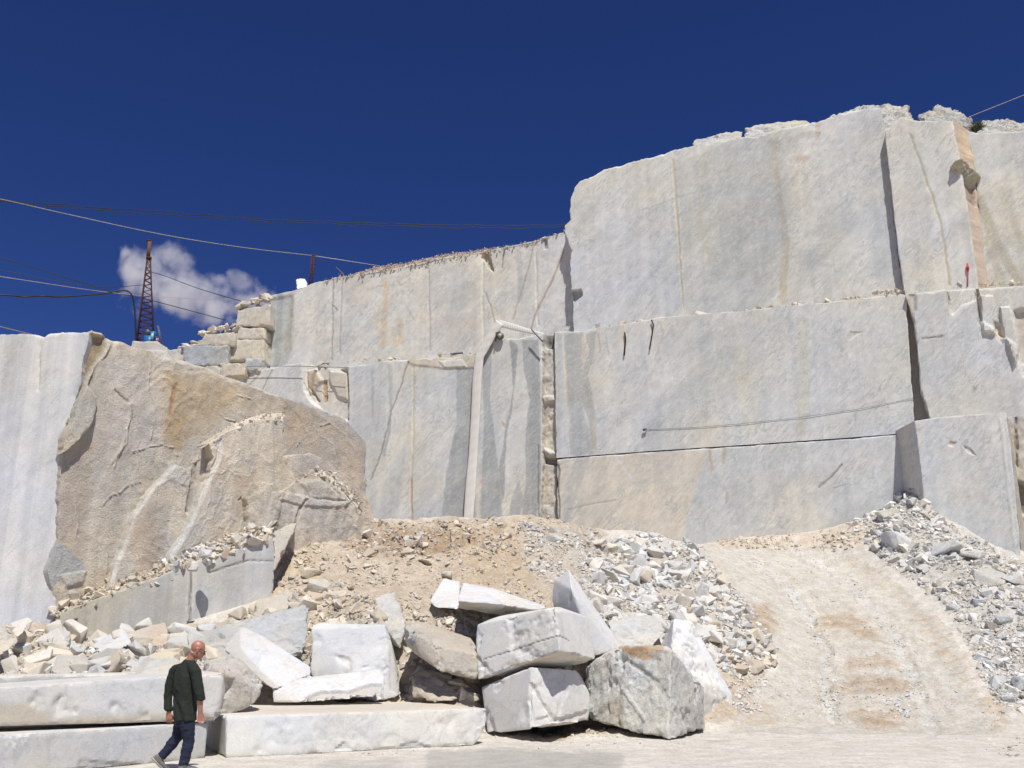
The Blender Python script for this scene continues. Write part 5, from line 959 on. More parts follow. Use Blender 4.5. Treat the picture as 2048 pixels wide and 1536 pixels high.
for k in order[NI:]:
    x, y, z, s, c, heap = RUB[k]; V, F = LOW[int(rg.integers(len(LOW)))]
    m = np.array(rotm(rg, .5)); Vw = (V @ m.T) * s + np.array([x, y, z + s * .06])
    VV.append(Vw); FF.append(F + base_); base_ += len(V); CCc.append(np.tile(np.array(c) * rg.uniform(.74, 1.14), (len(V), 1)))
tag(mk('loose_rubble', np.concatenate(VV), np.concatenate(FF), M['rubble'], np.concatenate(CCc), smooth=False, loc=(0, 0, 0)), 'loose small stones and gravel on the heaps, ramp and benches', 'rubble', kind='stuff')
# ---------------------------------------------------------------- tubes, cables, tower, hose
def tube_arr(pts, r, n=6, caps=True):
    P = [Vector(p) for p in pts]; rr = r if isinstance(r, (list, tuple)) else [r] * len(P)
    V = []; F = []; up = Vector((0, 0, 1)); prev = None
    for i, p in enumerate(P):
        t = (P[min(i + 1, len(P) - 1)] - P[max(i - 1, 0)]).normalized()
        if prev is None:
            a = up if abs(t.z) < .9 else Vector((1, 0, 0)); x = t.cross(a).normalized()
        else: x = (prev - t * prev.dot(t)).normalized()
        prev = x; y = t.cross(x)
        for k in range(n):
            an = 2 * math.pi * k / n; V.append(p + (x * math.cos(an) + y * math.sin(an)) * rr[i])
    for i in range(len(P) - 1):
        for k in range(n):
            a = i * n + k; b = i * n + (k + 1) % n; F.append((a, b, b + n, a + n))
    if caps: F.append(tuple(range(n))[::-1]); F.append(tuple(range((len(P) - 1) * n, len(P) * n)))
    return V, F
def merge(parts):
    V = []; F = []
    for v, f in parts:
        b = len(V); V += list(v); F += [tuple(i + b for i in q) for q in f]
    return V, F
def box_arr(c, s, rot=0):
    V = []; cr, sr = math.cos(rot), math.sin(rot)
    for dx in (-.5, .5):
        for dy in (-.5, .5):
            for dz in (-.5, .5):
                x, y = dx * s[0], dy * s[1]; V.append(Vector((c[0] + x * cr - y * sr, c[1] + x * sr + y * cr, c[2] + dz * s[2])))
    return V, [(0, 1, 3, 2), (4, 6, 7, 5), (0, 4, 5, 1), (2, 3, 7, 6), (0, 2, 6, 4), (1, 5, 7, 3)]
def cable(label, pts, r, mat, sag=True, sub=14, name='cable', group=None, wig=0):
    C_ = [gy(*p) for p in pts]; out = []
    for i in range(len(C_) - 1):       # Catmull-Rom through the points
        p0 = C_[max(i - 1, 0)]; p1 = C_[i]; p2 = C_[i + 1]; p3 = C_[min(i + 2, len(C_) - 1)]
        for k in range(sub):
            t = k / sub; q = .5 * ((2 * p1) + (p2 - p0) * t + (2 * p0 - 5 * p1 + 4 * p2 - p3) * t * t + (3 * p1 - p0 - 3 * p2 + p3) * t ** 3)
            if wig: q = q + Vector((0, 0, wig * float(pnoise(np.array([q.x * 1.2, q.y, 3.])))))
            out.append(q)
    out.append(C_[-1]); V, F = tube_arr(out, r, 6)
    return tag(mk(name, V, F, M[mat]), label, 'cable', group)
cable('pale steel cable rising to the left from the thin rusty post', [(-160,370,38),(0,398,40),(120,425,42),(320,468,45),(480,494,47.5),(625,511,50)], .016, 'steel')
cable('pale steel cable running down from the thin rusty post to the middle bench', [(625,511,50),(690,521,50.5),(760,532,50)], .018, 'steel')
cable('upper of the two dark twisted cables crossing the sky to the high bench', [(-160,392,48),(0,401,47),(300,423,46.5),(520,438,46),(800,448,46),(1000,451,46),(1150,450,46)], .022, 'dark', wig=.10)
cable('lower of the two dark twisted cables crossing the sky to the high bench', [(-160,398,48.2),(0,404,47.2),(300,429,46.7),(520,442,46.2),(800,453,46.2),(1000,456,46.2),(1150,453,46.2)], .020, 'dark', wig=.12)
cable('thin dark cable running behind the lattice tower down to the right', [(-160,470,56),(0,515,58),(215,580,62),(300,600,63),(450,640,58)], .026, 'dark')
cable('thin dark cable from the left edge of the view to the middle of the tower', [(-160,510,56),(0,540,58),(180,573,60),(286,570,60)], .018, 'dark')
cable('pale cable crossing low in the sky towards the lattice tower', [(-160,530,54),(0,553,56),(220,585,61),(380,597,64),(480,598,66)], .020, 'steel')
cable('thick black hose arching over to the foot of the lattice tower', [(-160,585,52),(0,590,54),(50,594,55),(85,592,55),(120,594,56),(200,588,58),(246,581,59),(262,588,59),(268,610,59.2),(271,650,59.4),(272,695,59.6)], .055, 'dark', name='hose')
cable('dark cable dropping from the middle of the tower to the stacked blocks', [(304,545,60),(330,552,58),(400,578,53),(495,606,47)], .022, 'dark')
cable('pale cable at the left edge of the view just above the grey sawn face', [(-160,610,40),(0,653,44),(60,668,46),(100,680,47)], .022, 'steel')
cable('pale cable leaving the crest near the shrub at upper right', [(1938,234,38),(2048,190,41),(2200,130,45)], .016, 'steel')
def wall_line(label, pts, off_, r, mat='grey', name='wire', cat='wire', group=None, drop_=0):
    q, n = on_plane(*np.array(pts, float).T, MP(0)); q = q + n * off_
    V, F = tube_arr([Vector(p) for p in q], r, 6); return tag(mk(name, V, F, M[mat]), label, cat, group)
def lerp_pts(pts, n=12):
    t = np.linspace(0, 1, n); return [tuple(p) for p in resample(pts, t)]
wall_line('thin sagging wire pinned across the large middle bench', [(1290,860),(1380,856),(1480,848),(1600,835),(1720,818),(1842,794)], .025, .007)
wall_line('short dark bolt holding the left end of the sagging wire', [(1287,861),(1294,859)], .10, .05, name='bolt', cat='bolt')
wall_line('short rusty rod hanging on the middle bench, left one of two', [(1250,666),(1252,680),(1249,712)], .07, .035, 'rust', 'anchor_rod', 'rod')
wall_line('bent rusty rod hanging from the bench edge, right one of two', [(1304,641),(1308,652),(1306,664),(1300,700)], .09, .032, 'rust', 'anchor_rod', 'rod')
wall_line('two thin wires strung low across the left end of the lowest bench', [(430,737),(520,735),(600,735),(700,738)], .25, .014, 'grey')
wall_line('dark iron bar lying on the ledge at the top of the lowest bench', [(898,706),(922,703)], -.2, .05, 'grey', 'iron_bar', 'bar')
wall_line('dark rod leaning over the drilled groove beside the hose top', [(1068,664),(1090,688)], .35, .035, 'grey', 'iron_bar', 'bar')
# red marker on the pillar
q, n_ = on_plane(np.array([1934., 1936., 1935.]), np.array([528., 545., 575.]), MP(.1)); q = q + n_ * .08
mkr = empty('survey_marker', tuple(q[2])); tag(mkr, 'small red survey marker with a thin rod at the foot of the pillar', 'marker')
M['red'] = plain('red_paint', (.50, .02, .02), .5)
V, F = tube_arr([Vector(q[0]), Vector(q[0] * .4 + q[1] * .6), Vector(q[1])], [.03, .055, .02], 8); mk('marker_head', V, F, M['red'], parent=mkr)
V, F = tube_arr([Vector(q[1]), Vector(q[2])], .018, 6); mk('rod', V, F, M['red'], parent=mkr)
# thin rusty post on the middle bench
pb = gy(621, 572, 50); ptop = gy(626, 508, 50)
post = empty('post', pb); tag(post, 'thin rusty post standing alone on the middle bench against the sky', 'post')
d = (ptop - pb)
lp = [tube_arr([pb + Vector((s, 0, -.4)), ptop + Vector((s, 0, 0))], .035, 6) for s in (-.07, .07)]
V, F = merge(lp); mk('upright', V, F, M['rust'], parent=post)
br = []
for k in range(14):
    z = pb.z + d.z * k / 14; s = -.07 if k % 2 else .07
    br.append(tube_arr([Vector((pb.x + d.x * k / 14 + s, 50, z)), Vector((pb.x + d.x * (k + 1) / 14 - s, 50, z + d.z / 14))], .022, 5))
V, F = merge(br); mk('lacing', V, F, M['rust'], parent=post)
hk = [tube_arr([ptop + Vector((-.08, 0, -.1 - .28 * k)), ptop + Vector((.22, 0, -.06 - .28 * k))], .03, 5) for k in range(5)]
V, F = merge(hk); mk('rung', V, F, M['rust'], parent=post)
# lattice tower
TY_ = 60.0
tb = gy(291, 694, TY_); bl_, br_ = gy(268, 694, TY_), gy(314, 694, TY_); tl_, tr_ = gy(293.5, 518, TY_), gy(301.5, 518, TY_)
tower = empty('lattice_tower', tb); tag(tower, 'tall rusty red lattice tower tapering to a boxed top, standing behind the quarry face', 'tower')
def cor(t, sx, sy):
    L = bl_.lerp(tl_, t); Rr = br_.lerp(tr_, t); c = (L + Rr) / 2; h = (Rr - L).length / 2
    c_, s_ = math.cos(.35), math.sin(.35)
    return c + Vector(((sx * c_ - sy * s_) * h * .76, (sx * s_ + sy * c_) * h * .76, 0))
for sx, sy in ((-1, -1), (1, -1), (1, 1), (-1, 1)):
    V, F = tube_arr([cor(0, sx, sy) + Vector((0, 0, -.6)), cor(1, sx, sy)], .05, 5); mk('leg', V, F, M['rust'], parent=tower)
cs = [(-1, -1), (1, -1), (1, 1), (-1, 1)]; NB_ = 15
tt = [1 - (1 - k / NB_) ** 1.0 for k in range(NB_ + 1)]
for f in range(4):
    a, b = cs[f], cs[(f + 1) % 4]; pr = []
    for k in range(NB_):
        t0_, t1_ = tt[k], tt[k + 1]; tm = (t0_ + t1_) / 2
        pr.append(tube_arr([cor(t0_, *a), cor(tm, *b)], .026, 4)); pr.append(tube_arr([cor(tm, *b), cor(t1_, *a)], .026, 4))
    V, F = merge(pr); mk('lattice_bracing', V, F, M['rust'], parent=tower)
ct = (tl_ + tr_) / 2; tp2 = gy(298, 482, TY_)
V, F = box_arr(((ct.x + tp2.x) / 2, TY_, (ct.z + tp2.z) / 2), (.24, .24, tp2.z - ct.z), .35); capm = plain('weathered_rust', (.13, .055, .038), .8); mk('head_casing', V, F, capm, parent=tower)
V, F = box_arr((ct.x, TY_, ct.z + .05), (.36, .36, .16), .35); mk('collar', V, F, M['rust'], parent=tower)
V, F = box_arr((tp2.x, TY_, tp2.z), (.30, .30, .10), .35); mk('top_plate', V, F, M['rust'], parent=tower)
# blue winch unit at the tower foot and thin masts
M['blue'] = plain('blue_paint', (.02, .14, .36), .45); M['teal'] = plain('pale_teal_paint', (.25, .48, .45), .5); M['white'] = plain('white_paint', (.7, .7, .7), .5)
wz = gy(301, 692, 59)
un = empty('winch_unit', wz); tag(un, 'small blue winch unit at the foot of the lattice tower', 'winch')
V, F = merge([box_arr((wz.x - .1, 59, wz.z + .30), (.55, .5, .7)), box_arr((wz.x + .1, 59, wz.z + .8), (.34, .4, .3))]); mk('housing', V, F, M['blue'], parent=un)
V, F = box_arr((wz.x + .16, 58.72, wz.z + .58), (.17, .06, .40)); mk('panel', V, F, M['teal'], parent=un)
V, F = tube_arr([Vector((wz.x - .2, 58.7, wz.z + .9)), Vector((wz.x - .2, 59.2, wz.z + .9))], .16, 12); mk('drum', V, F, M['grey'], parent=un)
p0, p1 = gy(323, 690, 58), gy(315, 651, 58)
V, F = merge([tube_arr([p0, p1], .035, 6), tube_arr([p0 + Vector((.12, 0, 0)), p1 + Vector((.04, 0, 0))], .02, 5)] + [tube_arr([p0.lerp(p1, k / 8), p0.lerp(p1, k / 8) + Vector((.1, 0, 0))], .015, 4) for k in range(1, 8)])
tag(mk('mast', V, F, M['grey']), 'short leaning grey mast right of the tower foot', 'mast')
for i, (px, lb) in enumerate([(311.5, 'left'), (314.5, 'right')]):
    b0 = gy(px, 692, 57.5); r_ = empty('striped_stake', b0); tag(r_, 'small red and white striped stake by the tower foot, ' + lb + ' one of the pair', 'stake', 'striped stakes by the tower foot')
    for k in range(6):
        V, F = tube_arr([b0 + Vector((0, 0, k * .10)), b0 + Vector((0, 0, k * .10 + .10))], .03, 6); mk('red_band' if k % 2 else 'white_band', V, F, M['red'] if k % 2 else M['white'], parent=r_)
# pale flat hose hanging down the lowest bench
M['fabric'] = plain('pale_woven_fabric', (.64, .62, .57), .8, 0, .06, 40, .3)
def ribbon(label, pts, Wd, mat, name, off_list, thick=.05, cat='hose'):
    n = 90; t = np.linspace(0, 1, n); c = resample([p[:2] for p in pts], t); of = np.interp(t, np.linspace(0, 1, len(off_list)), off_list); wd = np.interp(t, np.linspace(0, 1, len(Wd)), Wd)
    tx_, ty_ = np.gradient(c[:, 0]), np.gradient(c[:, 1]); L = np.hypot(tx_, ty_); k_ = np.ones(9) / 9
    nx_, ny_ = -ty_ / L, tx_ / L; nx_ = np.convolve(np.pad(nx_, 4, 'edge'), k_, 'valid'); ny_ = np.convolve(np.pad(ny_, 4, 'edge'), k_, 'valid')
    m = 12; V = []; F = []
    for i in range(n):
        for k in range(m):
            an = 2 * math.pi * k / m; s = math.cos(an); h = math.sin(an)
            px, py = c[i, 0] + nx_[i] * s * wd[i] / 2, c[i, 1] + ny_[i] * s * wd[i] / 2
            q, n2 = on_plane(np.array(px), np.array(py), MP(0)); q = q + n2 * (of[i] + h * thick + .01 * math.sin(i * 1.3 + k)); V.append(q.reshape(3))
    for i in range(n - 1):
        for k in range(m):
            a = i * m + k; b = i * m + (k + 1) % m; F.append((a, b, b + m, a + m))
    F.append(tuple(range(m))[::-1]); F.append(tuple(range((n - 1) * m, n * m)))
    return tag(mk(name, V, F, M[mat], smooth=True), label, cat)
ribbon('wide pale fabric hose bent over the bench edge and hanging straight down the lowest bench', [(942,1048),(946,960),(952,850),(957,760),(962,716),(985,675),(1003,647)], [19,21,18,18,18,18,17], 'fabric', 'fabric_hose', [.35,.25,.16,.14,.18,.2,.2], .045)
ribbon('pale flap of fabric lying from the hose bend to the drilled groove', [(1000,648),(1030,655),(1060,662),(1086,668)], [13,12,9,6], 'fabric', 'fabric_sheet', [.15,.0,-.1,-.1], .03, 'sheet')
# small round fan in the rock beside the hose
q, n_ = on_plane(np.array(1001.), np.array(673.), MP(-.12)); q = Vector(q.reshape(3)); nv_ = Vector(n_)
fan = empty('pulley', q); tag(fan, 'small dark pulley wheel beside the bend of the pale hose', 'pulley')
V, F = tube_arr([q, q + nv_ * .12], .17, 20); mk('wheel', V, F, M['grey'], parent=fan)
V, F = tube_arr([q + nv_ * .12, q + nv_ * .15], .09, 16); mk('hub', V, F, M['steel'], parent=fan)
V, F = merge([tube_arr([q + Vector((-.2, 0, -.25)) + nv_ * .05, q + Vector((-.18, 0, .15)) + nv_ * .05], .03, 5), tube_arr([q + Vector((.02, 0, .22)) + nv_ * .05, q + Vector((-.2, 0, .15)) + nv_ * .05], .03, 5)]); mk('bracket', V, F, M['dark'], parent=fan)
# shrub on the crest
sc_ = gy(1952, 262, 36.6); rg = np.random.default_rng(9)
sh = empty('shrub', sc_); tag(sh, 'small dark green shrub growing on the crest at upper right', 'shrub')
st = []; LV = []; LF = []; LC = []
for k in range(26):
    a, el = rg.uniform(0, 6.28), rg.uniform(.25, 1.4); L = rg.uniform(.18, .40); dv = Vector((math.cos(a) * math.cos(el), math.sin(a) * math.cos(el), math.sin(el)))
    p2 = sc_ + dv * L; st.append(tube_arr([sc_, sc_ + dv * L * .5 + Vector((0, 0, .04)), p2], [.012, .008, .004], 4))
    for j in range(60):
        c = sc_ + dv * L * rg.uniform(.35, 1.08) + Vector(rg.normal(size=3) * .05); u_ = Vector(rg.normal(size=3)).normalized() * .045; v_ = u_.cross(Vector(rg.normal(size=3))).normalized() * .016
        b = len(LV); LV += [c - u_, c + v_, c + u_, c - v_]; LF.append((b, b + 1, b + 2, b + 3)); g = rg.uniform(.6, 1.3); LC += [(.11 * g, .13 * g, .06 * g)] * 4
V, F = merge(st); mk('stem', V, F, plain('twig_bark', (.10, .07, .045), .9), parent=sh)
lm = NB('leaf'); la = lm.n('ShaderNodeAttribute', attribute_name='Col'); lm.l(la.outputs['Color'], lm.b.inputs['Base Color']); lm.b.inputs['Roughness'].default_value = .6
mk('foliage', LV, LF, lm.m, np.array(LC), smooth=False, parent=sh)
# twig sticking out of the debris bank
b0 = gy(690, 560, 46); V, F = merge([tube_arr([b0, gy(686, 547, 46), gy(672, 534, 46)], [.03, .02, .01], 5), tube_arr([gy(686, 547, 46), gy(676, 548, 46)], [.018, .008], 5)])
tag(mk('dead_twig', V, F, plain('grey_twig', (.25, .18, .13), .9)), 'bare crooked twig sticking out of the debris bank near the thin post', 'twig')
# ---------------------------------------------------------------- cloud: a real puff of scattering air far behind the tower
CY = 900.0; ca = gy(215, 655, CY); cb_ = gy(570, 478, CY); cc = (ca + cb_) / 2; cs_ = Vector((abs(cb_.x - ca.x) / 2, 45, abs(cb_.z - ca.z) / 2))
bm = bmesh.new(); bmesh.ops.create_icosphere(bm, subdivisions=4, radius=1.12)
for v in bm.verts: v.co = Vector([max(-1, min(1, c * 1.25)) for c in v.co])
me = bpy.data.meshes.new('cloud'); bm.to_mesh(me); bm.free(); cl = bpy.data.objects.new('cloud', me); C.objects.link(cl); cl.location = cc; cl.scale = cs_
tag(cl, 'small white cloud low in the sky behind the lattice tower', 'cloud')
cm = bpy.data.materials.new('cloud'); cm.use_nodes = True; t = cm.node_tree; t.nodes.clear()
out = t.nodes.new('ShaderNodeOutputMaterial'); vol = t.nodes.new('ShaderNodeVolumePrincipled'); t.links.new(vol.outputs[0], out.inputs['Volume'])
vol.inputs['Color'].default_value = (1, 1, 1, 1); vol.inputs['Anisotropy'].default_value = 0.0
tc = t.nodes.new('ShaderNodeTexCoord')
def tm(op, a, b=None):
    x = t.nodes.new('ShaderNodeMath'); x.operation = op
    for i, q in enumerate((a, b)):
        if q is None: continue
        if isinstance(q, (int, float)): x.inputs[i].default_value = q
        else: t.links.new(q, x.inputs[i])
    return x.outputs[0]
shape = None
w1 = t.nodes.new('ShaderNodeTexNoise'); w1.inputs['Scale'].default_value = 3.2; w1.inputs['Detail'].default_value = 5
mw = t.nodes.new('ShaderNodeMapping'); mw.inputs['Scale'].default_value = (1, .6, .42); t.links.new(tc.outputs['Object'], mw.inputs[0]); t.links.new(mw.outputs[0], w1.inputs['Vector'])
w2 = t.nodes.new('ShaderNodeVectorMath'); w2.operation = 'SUBTRACT'; w2.inputs[1].default_value = (.5, .5, .5); t.links.new(w1.outputs['Color'], w2.inputs[0])
w3 = t.nodes.new('ShaderNodeVectorMath'); w3.operation = 'MULTIPLY'; w3.inputs[1].default_value = (.75, .6, 1.3); t.links.new(w2.outputs[0], w3.inputs[0])
w4 = t.nodes.new('ShaderNodeVectorMath'); t.links.new(w3.outputs[0], w4.inputs[0]); t.links.new(tc.outputs['Object'], w4.inputs[1]); wv = w4.outputs[0]
def cpx(px, py): g = gy(px, py, CY); return ((g.x - cc.x) / cs_.x, 0, (g.z - cc.z) / cs_.z)
asp = cs_.z / cs_.x
for px, py, r in [(300,525,40),(345,530,45),(290,570,45),(350,580,50),(400,590,42),(430,610,40),(460,620,36),(500,590,34),(440,565,24),(520,600,30),(265,515,24),(470,600,26)]:
    c = cpx(px, py); vs = t.nodes.new('ShaderNodeVectorMath'); vs.operation = 'SUBTRACT'; vs.inputs[1].default_value = c; t.links.new(wv, vs.inputs[0])
    vm = t.nodes.new('ShaderNodeVectorMath'); vm.operation = 'MULTIPLY'; rr = r / 177.0; vm.inputs[1].default_value = (1 / rr, .55 / rr, asp / rr); t.links.new(vs.outputs[0], vm.inputs[0])
    vl = t.nodes.new('ShaderNodeVectorMath'); vl.operation = 'LENGTH'; t.links.new(vm.outputs[0], vl.inputs[0])
    f = tm('SUBTRACT', 1.0, vl.outputs['Value']); shape = f if shape is None else tm('SMOOTH_MAX' if False else 'MAXIMUM', shape, f)
nv = t.nodes.new('ShaderNodeTexNoise'); nv.inputs['Scale'].default_value = 3.0; nv.inputs['Detail'].default_value = 7; nv.inputs['Roughness'].default_value = .7; 
mpn = t.nodes.new('ShaderNodeMapping'); mpn.inputs['Scale'].default_value = (1, .6, asp); t.links.new(tc.outputs['Object'], mpn.inputs[0]); t.links.new(mpn.outputs[0], nv.inputs['Vector'])
dn = tm('ADD', shape, tm('MULTIPLY', tm('SUBTRACT', nv.outputs[0], .5), 3.2)); dn = tm('SUBTRACT', dn, .02); dn = tm('MAXIMUM', dn, 0.0); dn = tm('MINIMUM', dn, .8)
t.links.new(tm('MULTIPLY', dn, .055), vol.inputs['Density'])
me.materials.append(cm)
# ---------------------------------------------------------------- the walking man
MY = 13.25
F_ = Vector((.80, .60, 0)); S_ = Vector((.60, -.80, 0)); Uz = Vector((0, 0, 1))      # facing, his right side, up
def J(px, py, dy=0.0): return gy(px, py, MY + dy)
def loft(chain, side, n=16):
    # chain: (point, radius across, radius fore-aft); rings perpendicular to the chain
    V = []; F = []; P = [c[0] for c in chain]
    for i, (p, ra, rb) in enumerate(chain):
        t = (P[min(i + 1, len(P) - 1)] - P[max(i - 1, 0)]).normalized()
        x = (side - t * side.dot(t)).normalized(); y = t.cross(x)
        for k in range(n):
            a = 2 * math.pi * k / n; V.append(p + x * math.cos(a) * ra + y * math.sin(a) * rb)
    for i in range(len(P) - 1):
        for k in range(n):
            a = i * n + k; b = i * n + (k + 1) % n; F.append((a, b, b + n, a + n))
    V.append(P[0]); V.append(P[-1]); e = len(V)
    for k in range(n): F.append((k, e - 2, (k + 1) % n)); q = (len(P) - 1) * n; F.append((q + k, q + (k + 1) % n, e - 1))
    return V, F
def ball(c, r, ax=None, n=12):
    X, Y, Z = ax or (S_, F_, Uz); V = []; F = []
    for i in range(1, n):
        th = math.pi * i / n
        for k in range(n * 2):
            a = math.pi * k / n; V.append(c + X * (r[0] * math.sin(th) * math.cos(a)) + Y * (r[1] * math.sin(th) * math.sin(a)) + Z * (r[2] * math.cos(th)))
    m = n * 2
    for i in range(n - 2):
        for k in range(m): a = i * m + k; b = i * m + (k + 1) % m; F.append((a, a + m, b + m, b))
    V.append(c + Z * r[2]); V.append(c - Z * r[2]); e = len(V)
    for k in range(m): F.append((k, (k + 1) % m, e - 2)); q = (n - 2) * m; F.append((q + k, e - 1, q + (k + 1) % m))
    return V, F
def fuse(name, parts, voxel, mat, parent, smooth_it=4, wr=0, wfreq=12, post=None):
    V, F = merge(parts); me = bpy.data.meshes.new('tmp'); me.from_pydata([tuple(v) for v in V], [], F)
    bm = bmesh.new(); bm.from_mesh(me); bmesh.ops.recalc_face_normals(bm, faces=bm.faces); bm.to_mesh(me); bm.free()
    o = bpy.data.objects.new('tmp', me); C.objects.link(o)
    m = o.modifiers.new('r', 'REMESH'); m.mode = 'VOXEL'; m.voxel_size = voxel
    s = o.modifiers.new('s', 'SMOOTH'); s.factor = .5; s.iterations = smooth_it
    ev = o.evaluated_get(bpy.context.evaluated_depsgraph_get()); m2 = ev.to_mesh()
    A = np.empty(len(m2.vertices) * 3, np.float32); m2.vertices.foreach_get('co', A); A = A.reshape(-1, 3).astype(float)
    N = np.empty(len(m2.vertices) * 3, np.float32); m2.vertices.foreach_get('normal', N); N = N.reshape(-1, 3).astype(float)
    Q = np.array([tuple(p.vertices) for p in m2.polygons if len(p.vertices) == 4], dtype=np.int32); ev.to_mesh_clear(); bpy.data.objects.remove(o); bpy.data.meshes.remove(me)
    if wr: A = A + N * (wr * (ridge(A * wfreq, 3) - .3))[:, None]
    if post is not None: A = post(A, N)
    return mk(name, A, Q, mat, parent=parent)
man = empty('person', J(365, 1545)); tag(man, 'bald man in dark green shirt and dark blue jeans walking past the stacked slabs', 'person')
skin = plain('skin', (.38, .18, .125), .42, 0, .12, 25, .1); skin.node_tree.nodes['Principled BSDF'].inputs['Subsurface Weight'].default_value = .05
shirt = plain('dark_green_jersey', (.012, .017, .011), .9, 0, .25, 60, .3); jeans = plain('dark_blue_denim', (.010, .014, .038), .85, 0, .35, 50, .3)
shoe = plain('grey_suede', (.16, .15, .13), .8, 0, .4, 40, .4); sole = plain('pale_rubber', (.40, .38, .34), .7)
# joints measured on the photograph
hip = J(370, 1436); hR = hip + S_ * .085 - Uz * .03; hL = hip - S_ * .085 - Uz * .03
kR = J(378, 1481, -.04); aR = J(367, 1531, -.06); kL = J(353, 1477, .06); aL = J(322, 1514, .02)
chest = J(369, 1364, .02); waist = J(370, 1405, .01); neck = J(380, 1322, .0); nb_ = J(386, 1310, .0)
sR = J(391, 1342, -.13); sL = J(350, 1342, .13); eR = J(400, 1388, -.17); eL = J(337, 1384, .12); wR = J(401, 1424, -.15); wL = J(337.5, 1424, .08)
hc = J(396, 1300, -.01)
hf = Vector((.93, .30, -.30)).normalized(); hs_ = Vector((.34, -.94, 0)); hs_ = (hs_ - hf * hs_.dot(hf)).normalized(); hu = hs_.cross(hf).normalized()
if hu.z < 0: hu = -hu
HX = (hs_, hf, hu)
def H(a, b, c): return hc + hs_ * a + hf * b + hu * c
body = [ball(H(0, -.012, .035), (.074, .093, .088), HX), ball(H(0, .012, -.025), (.062, .076, .088), HX), ball(H(0, .035, -.075), (.045, .048, .034), HX),
  loft([(H(0, .078, .018), .010, .008), (H(0, .094, -.010), .012, .012), (H(0, .108, -.032), .017, .014), (H(0, .088, -.044), .014, .010)], hs_),
  ball(H(0, .078, .034), (.046, .012, .010), HX), ball(H(0, .086, -.064), (.022, .010, .006), HX), ball(H(0, .084, -.075), (.020, .010, .006), HX), ball(H(0, .078, -.100), (.020, .017, .014), HX)]
for s in (1, -1):
    body += [ball(H(.032 * s, .078, .010), (.013, .010, .010), HX), ball(H(.074 * s, -.005, -.005), (.009, .018, .031), HX), ball(H(.078 * s, -.014, .010), (.008, .016, .016), HX)]
body += [loft([(H(0, -.03, -.03), .056, .060), (nb_, .056, .058), (neck, .062, .062), (neck.lerp(chest, .3), .11, .08)], S_),
  loft([(neck.lerp(chest, .15), .10, .07), (chest + Uz * .12, .17, .10), (chest, .165, .11), (waist, .145, .105), (hip, .155, .11), (hip - Uz * .07, .15, .10)], S_)]
for s_, e_, w_, fd in ((sR, eR, wR, 1), (sL, eL, wL, -1)):
    body.append(loft([(s_ + (chest - s_) * .25, .05, .05), (s_, .055, .055), (s_.lerp(e_, .5), .046, .048), (e_, .038, .040), (e_.lerp(w_, .3), .040, .042), (e_.lerp(w_, .7), .031, .033), (w_, .026, .030)], S_))
def hand(w_, dirn, out, side):
    # palm then four fingers of different lengths and a thumb from the side of the palm
    dirn = dirn.normalized(); out = (out - dirn * out.dot(dirn)).normalized(); pn = dirn.cross(out)       # out: towards the thumb; pn: across the palm
    parts = [loft([(w_ - dirn * .015, .026, .030), (w_ + dirn * .02, .018, .036), (w_ + dirn * .06, .015, .042), (w_ + dirn * .092, .012, .040), (w_ + dirn * .10, .008, .034)], pn)]
    for k, (o_, L) in enumerate([(.031, .072), (.010, .080), (-.011, .074), (-.031, .058)]):
        b = w_ + dirn * .085 + out * o_; cu = pn * side * (1.0 + k * .18)
        p1 = b + (dirn + cu * .15 + out * o_ * 4).normalized() * L * .45; p2 = p1 + (dirn + cu * .6).normalized() * L * .32; p3 = p2 + (dirn * .7 + cu).normalized() * L * .26
        parts.append(loft([(b - dirn * .02, .0085, .0085), (b, .0095, .0095), (p1, .0088, .0088), (p2, .0078, .0078), (p3, .006, .006)], pn, 8))
    b = w_ + dirn * .030 + out * .028; p1 = b + (out * .7 + dirn).normalized() * .035; p2 = p1 + (dirn + out * .25 + pn * side * .3).normalized() * .030; p3 = p2 + (dirn + pn * side * .4).normalized() * .022
    parts.append(loft([(b - out * .012, .014, .014), (b, .013, .013), (p1, .011, .011), (p2, .0095, .0095), (p3, .007, .007)], pn, 8))
    return parts
body += hand(wR, Vector((.06, .02, -1)), F_, 1) + hand(wL, Vector((.10, .05, -1)), F_ * .8 + S_ * .5, -1)
for h_, k_, a_ in ((hR, kR, aR), (hL, kL, aL)):
    body.append(loft([(h_ + Uz * .04, .075, .08), (h_.lerp(k_, .3), .072, .076), (k_, .050, .054), (k_.lerp(a_, .3), .048, .054), (a_, .034, .038)], S_))
def foot(a_, d, up):
    h = a_ - d * .05 - up * .05; return [loft([(a_ + up * .06, .036, .04), (a_, .038, .045), (a_ - up * .03, .036, .055)], S_), loft([(h, .030, .030), (h + d * .07, .036, .036), (h + d * .16, .043, .026), (h + d * .22, .034, .018), (h + d * .245, .018, .012)], S_)]
fdR = Vector((.80, .60, -.05)).normalized(); fdL = Vector((.58, .40, -.72)).normalized(); upL = S_.cross(fdL); upL = upL if upL.z > 0 else -upL
for a_, d_, u_ in ((aR, fdR, Uz), (aL, fdL, upL)): body += foot(a_, d_, u_)
fuse('body', body, .0055, skin, man, 2)
